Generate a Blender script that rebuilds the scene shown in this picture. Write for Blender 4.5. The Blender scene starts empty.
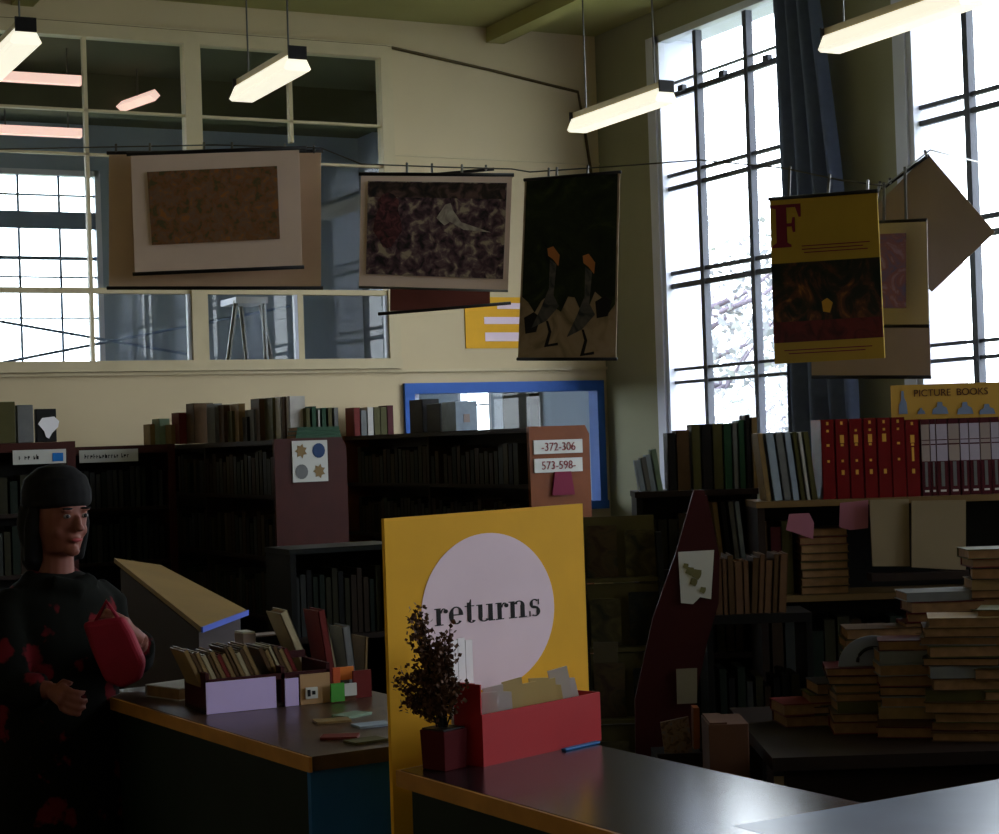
import bpy, bmesh, math, random
from mathutils import Vector, Matrix, noise
random.seed(7)
S = bpy.context.scene
COL = S.collection
# ---------------------------------------------------------------- camera
F_PX = 1815.0; YAW = 27.0; ROLL = 1.91; PITCH = .85; CX, CY = 499.5, 417.0; CZ = 1.6
def _basis():
    y, p, r = (math.radians(v) for v in (YAW, PITCH, ROLL))
    f = Vector((math.sin(y)*math.cos(p), math.cos(y)*math.cos(p), math.sin(p)))
    r0 = Vector((math.cos(y), -math.sin(y), 0)); u0 = r0.cross(f)
    return f, r0*math.cos(r)-u0*math.sin(r), u0*math.cos(r)+r0*math.sin(r)
FW, RT, UP = _basis()
cam = bpy.data.cameras.new('camera'); co = bpy.data.objects.new('camera', cam); COL.objects.link(co)
cam.sensor_fit = 'HORIZONTAL'; cam.sensor_width = 36; cam.lens = F_PX/999*36
cam.clip_start = .05; cam.clip_end = 300
m = Matrix((RT, UP, -FW)).transposed().to_4x4(); m.translation = (0, 0, CZ); co.matrix_world = m
S.camera = co
def ray(x, y): return FW + RT*((x-CX)/F_PX) - UP*((y-CY)/F_PX)
def at(x, y, d):                      # point seen at pixel x, y at depth d
    return ray(x, y)*d + Vector((0, 0, CZ))
def on(x, y, ax, v):                  # point seen at pixel x, y on an axis plane
    r = ray(x, y); i = 'xyz'.index(ax); o = Vector((0, 0, CZ))
    return o + r*((v-o[i])/r[i])
# ---------------------------------------------------------------- light
w = bpy.data.worlds.new('overcast_sky'); S.world = w; w.use_nodes = True
bg = w.node_tree.nodes['Background']; bg.inputs[0].default_value = (.87, .92, 1.0, 1); bg.inputs[1].default_value = 9.0
S.view_settings.view_transform = 'Standard'; S.view_settings.look = 'None'
S.view_settings.exposure = 0.3; S.view_settings.gamma = 1; S.view_settings.use_curve_mapping = False
LAMP = .72                            # strength of the fluorescent diffusers
# ---------------------------------------------------------------- helpers
def lin(c):
    return tuple(((v/255)/12.92 if v <= 10 else (((v/255)+.055)/1.055)**2.4) for v in c[:3]) + (1,)
def mat(name, c, rough=.6, var=.12, scale=6, metal=0, bump=0, spec=.2):
    m = bpy.data.materials.new(name); m.use_nodes = True; nt = m.node_tree; b = nt.nodes['Principled BSDF']
    n = nt.nodes.new('ShaderNodeTexNoise'); n.inputs['Scale'].default_value = scale; n.inputs['Detail'].default_value = 4
    tc = nt.nodes.new('ShaderNodeTexCoord'); nt.links.new(tc.outputs['Object'], n.inputs['Vector'])
    r = nt.nodes.new('ShaderNodeValToRGB'); l = lin(c)
    r.color_ramp.elements[0].position = .3; r.color_ramp.elements[1].position = .7
    r.color_ramp.elements[0].color = tuple(v*(1-var) for v in l[:3])+(1,)
    r.color_ramp.elements[1].color = tuple(min(1, v*(1+var)) for v in l[:3])+(1,)
    nt.links.new(n.outputs['Fac'], r.inputs[0]); nt.links.new(r.outputs[0], b.inputs['Base Color'])
    b.inputs['Roughness'].default_value = rough; b.inputs['Metallic'].default_value = metal
    b.inputs['Specular IOR Level'].default_value = spec
    if bump:
        bp = nt.nodes.new('ShaderNodeBump'); bp.inputs['Strength'].default_value = bump
        nt.links.new(n.outputs['Fac'], bp.inputs['Height']); nt.links.new(bp.outputs[0], b.inputs['Normal'])
    return m
def art(name, stops, scale=4, dist=1.5, stretch=(1, 1, 1), rough=.7):
    """printed picture: noise pushed through a colour ramp"""
    m = mat(name, (120, 120, 120), rough); nt = m.node_tree
    n = [x for x in nt.nodes if x.type == 'TEX_NOISE'][0]; r = [x for x in nt.nodes if x.type == 'VALTORGB'][0]
    n.inputs['Scale'].default_value = scale; n.inputs['Detail'].default_value = 8; n.inputs['Distortion'].default_value = dist
    mp = nt.nodes.new('ShaderNodeMapping'); mp.inputs['Scale'].default_value = stretch
    tc = [x for x in nt.nodes if x.type == 'TEX_COORD'][0]
    nt.links.new(tc.outputs['Object'], mp.inputs[0]); nt.links.new(mp.outputs[0], n.inputs['Vector'])
    e = r.color_ramp.elements
    while len(e) < len(stops): e.new(.5)
    for k, (p, c) in enumerate(stops): e[k].position = p; e[k].color = lin(c)
    return m
def emis(name, c, s):
    m = mat(name, c); b = m.node_tree.nodes['Principled BSDF']
    b.inputs['Emission Color'].default_value = lin(c); b.inputs['Emission Strength'].default_value = s
    return m
def glass(name, refl=.06):
    m = bpy.data.materials.new(name); m.use_nodes = True; nt = m.node_tree; nt.nodes.clear()
    o = nt.nodes.new('ShaderNodeOutputMaterial'); mx = nt.nodes.new('ShaderNodeMixShader')
    t = nt.nodes.new('ShaderNodeBsdfTransparent'); t.inputs[0].default_value = (.95, .97, .97, 1)
    g = nt.nodes.new('ShaderNodeBsdfGlossy'); g.inputs['Roughness'].default_value = .01
    mx.inputs[0].default_value = refl
    nt.links.new(t.outputs[0], mx.inputs[1]); nt.links.new(g.outputs[0], mx.inputs[2]); nt.links.new(mx.outputs[0], o.inputs[0])
    return m
class MB:
    def __init__(s): s.v = []; s.f = []; s.m = []
    def poly(s, pts, m=0):
        k = len(s.v); s.v += [tuple(p) for p in pts]; s.f.append(tuple(range(k, k+len(pts)))); s.m.append(m)
    def hexa(s, p, m=0):               # p: 4 bottom ccw, 4 top
        k = len(s.v); s.v += [tuple(q) for q in p]
        for f in ((0,3,2,1),(4,5,6,7),(0,1,5,4),(1,2,6,5),(2,3,7,6),(3,0,4,7)):
            s.f.append(tuple(k+i for i in f)); s.m.append(m)
        return s
    def box(s, x0, x1, y0, y1, z0, z1, m=0):
        s.hexa([(x0,y0,z0),(x1,y0,z0),(x1,y1,z0),(x0,y1,z0),(x0,y0,z1),(x1,y0,z1),(x1,y1,z1),(x0,y1,z1)], m); return s
    def prism(s, pts, off, m=0):
        off = Vector(off); k = len(s.v); n = len(pts)
        s.v += [tuple(Vector(p)) for p in pts] + [tuple(Vector(p)+off) for p in pts]
        s.f.append(tuple(range(k, k+n))[::-1]); s.m.append(m)
        s.f.append(tuple(range(k+n, k+2*n))); s.m.append(m)
        for i in range(n):
            j = (i+1) % n; s.f.append((k+i, k+j, k+n+j, k+n+i)); s.m.append(m)
        return s
    def tube(s, pts, r, n=8, m=0, cap=True):
        pts = [Vector(p) for p in pts]; rr = r if isinstance(r, (list, tuple)) else [r]*len(pts)
        k = len(s.v); up = Vector((0, 0, 1))
        for i, p in enumerate(pts):
            d = (pts[min(i+1, len(pts)-1)]-pts[max(i-1, 0)]).normalized()
            a = d.cross(up if abs(d.z) < .95 else Vector((1, 0, 0))).normalized(); b = d.cross(a)
            for j in range(n):
                t = 2*math.pi*j/n; s.v.append(tuple(p+(a*math.cos(t)+b*math.sin(t))*rr[i]))
        for i in range(len(pts)-1):
            for j in range(n):
                q = (j+1) % n; s.f.append((k+i*n+j, k+i*n+q, k+(i+1)*n+q, k+(i+1)*n+j)); s.m.append(m)
        if cap:
            s.f.append(tuple(k+j for j in range(n))[::-1]); s.m.append(m)
            e = k+(len(pts)-1)*n; s.f.append(tuple(e+j for j in range(n))); s.m.append(m)
        return s
    def lathe(s, prof, c=(0, 0, 0), n=20, m=0, sy=1):
        k = len(s.v)
        for r, z in prof:
            for j in range(n):
                t = 2*math.pi*j/n; s.v.append((c[0]+r*math.cos(t), c[1]+r*sy*math.sin(t), c[2]+z))
        for i in range(len(prof)-1):
            for j in range(n):
                q = (j+1) % n; s.f.append((k+i*n+j, k+i*n+q, k+(i+1)*n+q, k+(i+1)*n+j)); s.m.append(m)
        s.f.append(tuple(k+j for j in range(n))[::-1]); s.m.append(m)
        e = k+(len(prof)-1)*n; s.f.append(tuple(e+j for j in range(n))); s.m.append(m)
        return s
    def ball(s, c, r, n=14, m=0, rot=None):
        r = (r, r, r) if not isinstance(r, tuple) else r; k = len(s.v); c = Vector(c); h = n//2
        for i in range(1, h):
            a = math.pi*i/h
            for j in range(n):
                t = 2*math.pi*j/n; v = Vector((r[0]*math.sin(a)*math.cos(t), r[1]*math.sin(a)*math.sin(t), r[2]*math.cos(a)))
                if rot: v = rot @ v
                s.v.append(tuple(c+v))
        for i in range(h-2):
            for j in range(n):
                q = (j+1) % n; s.f.append((k+i*n+j, k+(i+1)*n+j, k+(i+1)*n+q, k+i*n+q)); s.m.append(m)
        for (base, z, fl) in ((k, r[2], 0), (k+(h-2)*n, -r[2], 1)):
            v = Vector((0, 0, z)); v = rot @ v if rot else v
            s.v.append(tuple(c+v)); t = len(s.v)-1
            for j in range(n):
                q = (j+1) % n; s.f.append((base+j, base+q, t) if not fl else (base+q, base+j, t)); s.m.append(m)
        return s
    def mesh(s, name, mats, smooth=False):
        me = bpy.data.meshes.new(name); me.from_pydata(s.v, [], s.f)
        for q in (mats if isinstance(mats, (list, tuple)) else [mats]): me.materials.append(q)
        me.polygons.foreach_set('material_index', s.m)
        if smooth: me.polygons.foreach_set('use_smooth', [True]*len(s.f))
        me.update(); bm = bmesh.new(); bm.from_mesh(me); bmesh.ops.recalc_face_normals(bm, faces=bm.faces); bm.to_mesh(me); bm.free()
        return me
    def build(s, name, mats, parent=None, smooth=False, bevel=0, keep=False):
        """world-space mesh linked as one object; its origin is put at its base"""
        c = Vector((0, 0, 0))
        if not keep:
            lo = [min(v[i] for v in s.v) for i in range(3)]; hi = [max(v[i] for v in s.v) for i in range(3)]
            c = Vector(((lo[0]+hi[0])/2, (lo[1]+hi[1])/2, lo[2])); s.v = [tuple(Vector(v)-c) for v in s.v]
        me = s.mesh(name, mats, smooth)
        o = bpy.data.objects.new(name, me); COL.objects.link(o)
        if parent:
            o.parent = parent
            if not keep: o.location = WM(parent).inverted() @ c
            if not keep and parent.rotation_euler.z: o.rotation_euler.z = -parent.rotation_euler.z
        else: o.location = c
        if bevel:
            b = o.modifiers.new('bevel', 'BEVEL'); b.width = bevel; b.segments = 2; b.limit_method = 'ANGLE'
        return o
def WM(o):
    m = Matrix.LocRotScale(o.location, o.rotation_euler, o.scale)
    return WM(o.parent) @ m if o.parent else m
def tag(o, label=None, cat=None, group=None, kind=None):
    if label: o['label'] = label
    if cat: o['category'] = cat
    if group: o['group'] = group
    if kind: o['kind'] = kind
    return o
def thing(name, loc, label, cat, group=None, rz=0):
    o = bpy.data.objects.new(name, None); COL.objects.link(o); o.location = loc; o.rotation_euler.z = rz
    o.empty_display_size = .1; return tag(o, label, cat, group)
def struct(mb, name, mats, parent=None, **k):
    o = mb.build(name, mats, parent, **k)
    if not parent: o['kind'] = 'structure'
    return o
def B(*a): return MB().box(*a)
def text(s, size, material, parent, name, loc, rot, extrude=.001, sx=1.0, wl=None):
    c = bpy.data.curves.new(name, 'FONT'); c.body = s; c.size = size; c.extrude = extrude; c.align_x = 'CENTER'; c.align_y = 'CENTER'
    o = bpy.data.objects.new(name, c); COL.objects.link(o); bpy.context.view_layer.update()
    me = bpy.data.meshes.new_from_object(o.evaluated_get(bpy.context.evaluated_depsgraph_get()))
    bpy.data.objects.remove(o); bpy.data.curves.remove(c)
    me.materials.clear(); me.materials.append(material); me.transform(Matrix.Diagonal((sx, 1, 1, 1)))
    o = bpy.data.objects.new(name, me); COL.objects.link(o); o.parent = parent
    mw = Matrix.Translation(loc) @ rot.to_4x4()
    o.matrix_local = WM(parent).inverted() @ mw
    return o
def face_rot(right, up):
    r = Vector(right).normalized(); u = Vector(up); u = (u-r*u.dot(r)).normalized(); n = r.cross(u)
    return Matrix((r, u, n)).transposed()
ORD = 'first second third fourth fifth sixth seventh eighth ninth tenth eleventh twelfth thirteenth fourteenth fifteenth sixteenth seventeenth eighteenth nineteenth twentieth'.split()
# ---------------------------------------------------------------- materials
M = dict(
 cream=mat('warm_cream_wall_paint', (202, 184, 150), .75, .04, 2), ceil=mat('olive_cream_ceiling', (160, 154, 100), .85, .05, 2),
 wallr=mat('olive_window_wall', (146, 144, 120), .8, .05, 2),  # cream wall, with the shade of its unlit side put into the colour
 frame=mat('grey_cream_woodwork', (200, 184, 150), .5, .05), wframe=mat('lilac_white_paint', (205, 208, 225), .5, .03),
 bar=mat('grey_glazing_bar', (80, 82, 92), .5, .05), blue=mat('bright_blue_paint', (52, 98, 182), .45, .06),
 floor=mat('dark_lino', (38, 32, 26), .45, .15, 3), dark=mat('black_brown_board', (11, 10, 8), .5, .2),
 green=mat('black_green_panel', (22, 32, 24), .55, .2), navy=mat('dark_blue_panel', (34, 92, 150), .5, .1),
 redbrown=mat('red_brown_veneer', (60, 20, 12), .45, .15, 9), orange=mat('orange_brown_veneer', (112, 58, 22), .45, .12, 9),
 shelf=mat('dark_stained_shelf', (34, 22, 16), .55, .2, 8), edge=mat('tan_wood_edge', (176, 122, 58), .4, .15, 14),
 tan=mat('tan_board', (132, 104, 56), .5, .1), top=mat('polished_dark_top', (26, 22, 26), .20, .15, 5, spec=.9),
 topB=mat('polished_pale_top', (122, 134, 156), .26, .06, 5, spec=.8),  # window reflections on a glossy dark top put into this pale base colour
 yellow=mat('yellow_card', (226, 168, 34), .6, .03, 12), lilac=mat('pale_lilac_paper', (236, 212, 224), .7, .03),
 ink=mat('black_ink', (22, 18, 20), .6, .05), red=mat('red_card_box', (160, 26, 32), .5, .06), dred=mat('dark_red_paint', (54, 9, 13), .5, .1),
 maroon=mat('maroon_ink', (112, 22, 52), .6, .05), white=mat('white_paper', (214, 210, 208), .7, .03), page=mat('aged_page_edge', (132, 100, 68), .8, .15, 40),
 beige=mat('beige_mount_card', (216, 184, 156), .75, .04), pbeige=mat('pale_mount_card', (228, 202, 186), .75, .03), grey=mat('grey_brown_mount_card', (156, 140, 134), .75, .04),
 pink=mat('pink_card', (160, 100, 116), .7, .05), wire=mat('dull_metal', (90, 88, 84), .4, .1, metal=.6), chrome=mat('chrome', (200, 200, 205), .15, .02, metal=1),
 pipe=mat('brown_conduit', (84, 70, 44), .6, .1), curtain=mat('slate_blue_cloth', (92, 102, 128), .9, .08, 20), black=mat('black_rod', (22, 18, 18), .45, .1),
 skin=mat('skin', (118, 70, 58), .55, .06, 20), hair=mat('dark_knit', (15, 13, 13), .9, .3, 60), brownbox=mat('brown_cardboard', (84, 54, 38), .8, .1),
 bluewall=mat('blue_grey_wall', (150, 164, 184), .8, .04, 2), olive=mat('olive_grey_wall', (72, 74, 56), .85, .06, 2),  # bluewall: the cool daylight tint is put into the wall colour
 foliage=mat('dusty_reddish_leaf', (84, 56, 40), .7, .4, 60), leaf=mat('pale_leaf', (150, 152, 158), .7, .3, 3), bark=mat('grey_bark', (112, 104, 118), .9, .2, 8),  # leaf, bark: overexposure by the bright sky put into the pale colours
 grass=mat('grass', (120, 126, 100), .95, .2, 1), labelw=mat('off_white_label', (196, 196, 190), .6, .03), labelb=mat('blue_label_ink', (24, 110, 190), .6, .03),
 purple=mat('pale_purple_card', (206, 186, 240), .65, .05), purplered=mat('dull_red_ink', (120, 40, 40), .6, .05), gold=mat('gold_lettering', (228, 176, 80), .35, .1, metal=.5),
 bluegrey=mat('blue_grey_card', (116, 132, 160), .6, .06), greenlabel=mat('green_card', (72, 150, 60), .6, .05), orangec=mat('orange_card', (214, 120, 50), .6, .05),
 glass=glass('window_glass', .05), inglass=glass('partition_glass', .018), lampm=emis('lit_diffuser', (255, 248, 226), LAMP), lamp2=emis('pinkish_lit_tube', (255, 210, 196), .75),
)
# ================================================================ the room
W, D, H = 6.813, 11.61, 4.60
WT = .34
X0, Y0 = -3.2, -3.4                    # left wall, rear wall (behind the camera)
struct(B(X0-.2, W+WT, Y0-.2, 16.4, -.1, 0), 'floor', M['floor'])
c = B(X0-.2, W+WT, Y0-.2, D+.12, H, H+.12); struct(c, 'ceiling', M['ceil'])
struct(B(X0-.2, W+WT, D+.12, 16.4, H, H+.12), 'ceiling_next_room', M['olive'])
struct(B(X0-.2, X0, Y0, 16.4, 0, H), 'wall_left', M['cream'])
struct(B(X0, W, Y0-.2, Y0, 0, H), 'wall_rear', M['cream'])
for i, x in enumerate((5.98, 2.6, -.8)):
    struct(B(x-.07, x+.07, Y0, D, H-.11, H), 'trim_%d' % (i+1), M['ceil'])
# back wall: interior glazing on the left, the blue framed opening at the right
GX0, GX1, GZ0, GZ1 = -.6, 5.10, 2.21, 4.37
q = on(403, 383, 'y', D); BX0, BZ1 = q.x, 2.045; BX1 = 6.775; BZ0 = 1.1
b = MB()
b.box(X0, W, D, D+.12, 0, BZ0); b.box(X0, BX0, D, D+.12, BZ0, GZ0); b.box(BX0, W, D, D+.12, BZ1, GZ0)
b.box(BX1, W, D, D+.12, BZ0, BZ1); b.box(X0, GX0, D, D+.12, GZ0, H); b.box(GX1, W, D, D+.12, GZ0, H); b.box(GX0, GX1, D, D+.12, GZ1, H)
struct(b, 'wall_back', M['cream'])
struct(B(X0, W, D-.025, D, 2.125, 2.145), 'trim_4', M['frame'])
struct(B(5.12, W, D-.012, D, 3.642, 3.655), 'trim_5', M['frame'])
# partition window: heavy post at x 3.70, thin bars elsewhere
wn = thing('window_4', (GX0, D, GZ0), None, None); wn['kind'] = 'structure'
f = MB(); yy = (D-.03, D+.07)
f.box(GX0, GX1+.05, *yy, GZ1-.05, GZ1+.05); f.box(GX0, GX1+.05, D-.05, D+.07, GZ0-.06, GZ0+.01); f.box(GX1-.035, GX1+.05, D-.031, D+.069, GZ0+.01, GZ1-.05)
for x in (3.705, 1.3): f.box(x-.055, x+.055, D-.031, D+.069, GZ0+.01, GZ1-.05)
f.build('window_frame', M['frame'], wn)
f = MB()
for x in (2.99, 2.1, .7, 0): f.box(x-.012, x+.012, D-.01, D+.04, GZ0, GZ1)
f.box(4.40, 4.44, D-.01, D+.04, GZ0, 2.68); f.box(4.385, 4.41, D-.01, D+.04, 3.7, GZ1)
for z in (3.845, 3.56): f.box(GX0, GX1, D-.01, D+.03, z-.008, z+.008)
f.box(GX0, GX1, D-.015, D+.04, 2.66, 2.695)
f.build('glazing_bars', M['frame'], wn)
f = MB()
for x in (3.625, 4.375, 5.045): f.box(x, x+.022, D-.012, D-.004+.03, GZ0+.01, 2.66)
f.build('white_edge_strip', M['wframe'], wn)
B(GX0, GX1, D+.015, D+.019, GZ0, GZ1).build('pane', M['inglass'], wn)
# blue framed opening
wn = thing('window_5', (BX0, D, BZ0), None, None); wn['kind'] = 'structure'
f = MB(); f.box(BX0, BX1, D-.03, D+.1, BZ1-.075, BZ1); f.box(BX0, BX0+.075, D-.03, D+.1, BZ0, BZ1-.075); f.box(BX1-.06, BX1, D-.03, D+.1, BZ0, BZ1-.075); f.box(BX0, BX1, D-.05, D+.1, BZ0, BZ0+.06)
f.build('window_frame', M['blue'], wn)
f = B(BX0+.0755, BX0+.12, D, D+.04, BZ0+.06, BZ1-.075); f.build('white_edge_strip', M['wframe'], wn)
B(BX0+.075, BX1-.06, D+.05, D+.054, BZ0+.06, BZ1-.075).build('pane', M['inglass'], wn)
# right wall with tall windows (five, one every 2.7 m) and shade-toned piers
WZ0, WZ1 = 1.28, 4.41
wins = [(9.0, 10.76), (6.32, 8.10), (3.62, 5.40), (.92, 2.70), (-1.78, 0)]
b = MB(); prev = D
for y0, y1 in wins:
    b.box(W, W+WT, y1, prev, 0, H); b.box(W, W+WT, y0, y1, 0, WZ0); b.box(W, W+WT, y0, y1, WZ1, H); prev = y0
b.box(W, W+WT, Y0, prev, 0, H)
struct(b, 'wall_right', M['wallr'])
for i, (y0, y1) in enumerate(wins):
    wn = thing('window_%d' % ((1, 2, 3, 6, 7)[i]), (W, (y0+y1)/2, WZ0), None, None); wn['kind'] = 'structure'
    f = MB(); xx = (W-.02, W+.07)
    f.box(*xx, y0, y0+.055, WZ0, WZ1); f.box(*xx, y1-.055, y1, WZ0, WZ1); f.box(*xx, y0, y1, WZ1-.05, WZ1); f.box(W-.05, W+.07, y0-.04, y1+.04, WZ0-.04, WZ0+.04)
    f.box(W-.035, W, y1-.01, y1+.09, WZ0, WZ1); f.box(W-.035, W, y0-.09, y0+.01, WZ0, WZ1)
    f.build('window_frame', M['wframe'], wn)
    f = MB(); xx = (W+.07, W+WT+.005); f.box(*xx, y0, y0+.012, WZ0, WZ1); f.box(*xx, y1-.012, y1, WZ0, WZ1); f.box(*xx, y0+.012, y1-.012, WZ0, WZ0+.012); f.box(*xx, y0+.012, y1-.012, WZ1-.012, WZ1)
    f.build('window_reveal', M['wframe'], wn)
    f = MB(); x2 = (W+.02, W+.05)
    for k in (1, 2): yk = y1-.46-.59*(k-1); f.box(W+.01, W+.06, yk-.022, yk+.022, WZ0, WZ1)
    for z, t in ((4.06, .006), (3.975, .018), (3.425, .012), (3.335, .015), (2.745, .014), (2.655, .018), (2.075, .010), (1.985, .011)):
        f.box(*x2, y0, y1, z-t, z+t)
    for k in range(3): f.box(W-.005, W+.03, y1-.32-.5*k, y1-.26-.5*k, 3.98, 4.02)
    f.build('glazing_bars', M['bar'], wn)
    B(W+.034, W+.037, y0+.05, y1-.05, WZ0+.04, WZ1-.05).build('pane', M['glass'], wn)
    la = bpy.data.lights.new('daylight', 'AREA'); la.shape = 'RECTANGLE'; la.size = WZ1-WZ0; la.size_y = y1-y0; la.cycles.is_portal = True
    lo = bpy.data.objects.new('daylight', la); COL.objects.link(lo); lo.location = (W+WT+.02, (y0+y1)/2, (WZ0+WZ1)/2); lo.rotation_euler = (0, math.radians(90), 0)
# conduit running down the back wall
f = MB().tube([on(x, y, 'y', D-.02) for x, y in ((-60, 14), (40, 19.5), (200, 32), (385, 46), (402, 50), (490, 70), (578, 92), (584, 125), (591, 172), (596, 250))], .011, 6)
tag(f.build('conduit', M['pipe'], smooth=True), 'thin brown pipe over the partition window dropping down the cream wall', 'pipe')
# --- next room
YB = 16.2
q0 = on(-30, 165, 'y', YB); q1 = on(97, 165, 'y', YB); wx0, wx1, wz0, wz1 = -1.4, q1.x, 1.2, 4.18
q2 = on(465, 388, 'y', YB); q3 = on(491, 427, 'y', YB); vx0, vx1, vz0, vz1 = 0, 0, 1.0, 2.5
b = MB(); yy = (YB, YB+.2)
b.box(X0, wx0, *yy, 0, H); b.box(wx0, wx1, *yy, 0, wz0); b.box(wx0, wx1, *yy, wz1, H); b.box(wx1, W, *yy, 0, H)
struct(b, 'wall_next_room', M['bluewall'])
ny1 = on(464, 400, 'x', W).y; ny0 = on(491, 400, 'x', W).y
ny1 += .12; b = MB(); b.box(W, W+.09, D, ny0, 0, H); b.box(W, W+.09, ny0, ny1, 0, .9); b.box(W, W+.09, ny0, ny1, 3.2, H); b.box(W, W+.09, ny1, 16.4, 0, H)
struct(b, 'wall_next_room_side', M['bluewall'])
wn = thing('window_9', (W, (ny0+ny1)/2, .9), None, None); wn['kind'] = 'structure'
f = MB(); f.box(W, W+.07, ny0, ny0+.05, .9, 3.2); f.box(W, W+.07, ny1-.05, ny1, .9, 3.2); f.box(W, W+.07, ny0, ny1, 3.15, 3.2); f.box(W-.04, W+.07, ny0, ny1, .86, .94); f.build('window_frame', M['wframe'], wn)
B(W+.03, W+.05, ny0, ny1, 1.93, 1.945).build('glazing_bars', M['bar'], wn); B(W+.034, W+.037, ny0+.05, ny1-.05, .94, 3.15).build('pane', M['glass'], wn)
la = bpy.data.lights.new('daylight', 'AREA'); la.shape = 'RECTANGLE'; la.size = 2.3; la.size_y = ny1-ny0; la.cycles.is_portal = True
lo = bpy.data.objects.new('daylight', la); COL.objects.link(lo); lo.location = (W+WT+.02, (ny0+ny1)/2, 2.05); lo.rotation_euler = (0, math.radians(90), 0)
q = on(509, 400, 'x', W-.03); q_ = on(536, 400, 'x', W-.03)
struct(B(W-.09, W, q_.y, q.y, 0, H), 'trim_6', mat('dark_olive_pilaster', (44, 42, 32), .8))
for nm, (a0, a1, c0, c1) in (('window_8', (wx0, wx1, wz0, wz1)),):
    wn = thing(nm, ((a0+a1)/2, YB, c0), None, None); wn['kind'] = 'structure'
    f = MB(); f.box(a0, a0+.05, YB-.02, YB+.08, c0, c1); f.box(a1-.03, a1+.02, YB-.02, YB+.08, c0, c1); f.box(a0, a1, YB-.02, YB+.08, c1-.05, c1); f.box(a0, a1, YB-.05, YB+.08, c0-.04, c0+.04)
    f.build('window_frame', M['wframe'], wn)
    f = MB()
    if nm == 'window_8':
        for px in (21, 62, -20): x = on(px, 300, 'y', YB).x; f.box(x-.010, x+.010, YB, YB+.02, c0, c1)
        for py, t in ((220, .075), (258, .014), (277, .006), (318, .006), (195, .006)): z = on(50, py, 'y', YB).z; f.box(a0, a1, YB-.01, YB+.05, z-t, z+t)
    else: f.box(a0, a1, YB, YB+.03, on(478, 396, 'y', YB).z-.01, on(478, 396, 'y', YB).z+.01)
    f.build('glazing_bars', M['bluegrey'], wn)
    B(a0, a1, YB+.05, YB+.054, c0, c1).build('pane', M['glass'], wn)
    la = bpy.data.lights.new('daylight', 'AREA'); la.shape = 'RECTANGLE'; la.size = a1-a0; la.size_y = c1-c0; la.cycles.is_portal = True
    lo = bpy.data.objects.new('daylight', la); COL.objects.link(lo); lo.location = ((a0+a1)/2, YB+.24, (c0+c1)/2); lo.rotation_euler = (math.radians(-90), 0, 0)
# ceiling beam in next room
struct(B(X0, W, 14.0, 14.25, H-.3, H), 'trim_7', M['olive'])
# strip lights of the next room
for i, (p0, p1, lb) in enumerate((((-6, 73), (81, 83), 'lit pink-white tube seen through the glass near the ceiling'), ((-8, 128), (81, 134), 'lit pink-white tube seen through the glass just over the bright window'))):
    a = on(*p0, 'y', 13.2+.9*i); e = on(*p1, 'y', 13.2+.9*i); z = (a.z+e.z)/2
    t = thing('strip_light', ((a.x+e.x)/2, 13.2+.9*i, z), lb, 'light', 'strip lights in the next room')
    B(a.x, e.x, 13.16+.9*i, 13.24+.9*i, z-.035, z+.03).build('tube_diffuser', M['lamp2'], t)
    h = MB()
    for x in (a.x+.1, e.x-.1): h.tube([(x, 13.2+.9*i, z+.03), (x, 13.2+.9*i, H)], .006, 6)
    h.build('hanging_rod', M['wire'], t)
a = on(121, 107, 'z', 4.35); e = on(155, 95, 'z', 4.35)
t = thing('strip_light', ((a.x+e.x)/2, (a.y+e.y)/2, 4.35), 'small distant white strip light hung slantwise behind the partition glass', 'light', 'strip lights in the next room')
MB().tube([a, e], .045, 4).build('tube_diffuser', M['lamp2'], t)
MB().tube([(a+e)/2+Vector((0, 0, .04)), Vector(((a.x+e.x)/2, (a.y+e.y)/2, H))], .008, 6).build('hanging_rod', M['wire'], t)
# crossed poles and trestle seen through the glass
def pole(p0, p1, y0, y1, lb):
    a = on(*p0, 'y', y0); e = on(*p1, 'y', y1); tag(MB().tube([a, e], .013, 8).build('wall_brace', M['bluegrey'], smooth=True), lb, 'brace')
pole((-20, 318), (204, 357), 15.9, 15.9, 'dark brace sloping down to the right across the next room window')
pole((-20, 367), (290, 306), 15.6, 15.6, 'dark brace rising to the right across the next room window')
t = thing('step_ladder', on(250, 365, 'y', 14.5)*1, 'folding step ladder seen behind the partition glass', 'ladder'); t.location.z = 0
def lz(px, py, y): return on(px, py, 'y', y)
for (p, q_, y) in (((236, 300), (228, 362), 14.3), ((240, 300), (247, 362), 14.6), ((263, 297), (266, 362), 14.3), ((259, 297), (272, 362), 14.6)):
    a = lz(*p, y); e = lz(*q_, y); e2 = a+(e-a)*(a.z/(a.z-e.z)); MB().tube([a, e2], .02, 6).build('leg', M['wire'], t)
a = lz(234, 301, 14.3); e = lz(266, 298, 14.3); B(a.x, e.x, 14.25, 14.65, a.z-.02, a.z+.03).build('top_step', M['wframe'], t)
for z in (.4, .8, 1.2, 1.6, 2.0, 2.35):
    k = (a.z-z)/a.z; B(a.x-.12*k, e.x+.03*k, 14.28, 14.33, z-.015, z+.015).build('rung', M['wire'], t)
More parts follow.
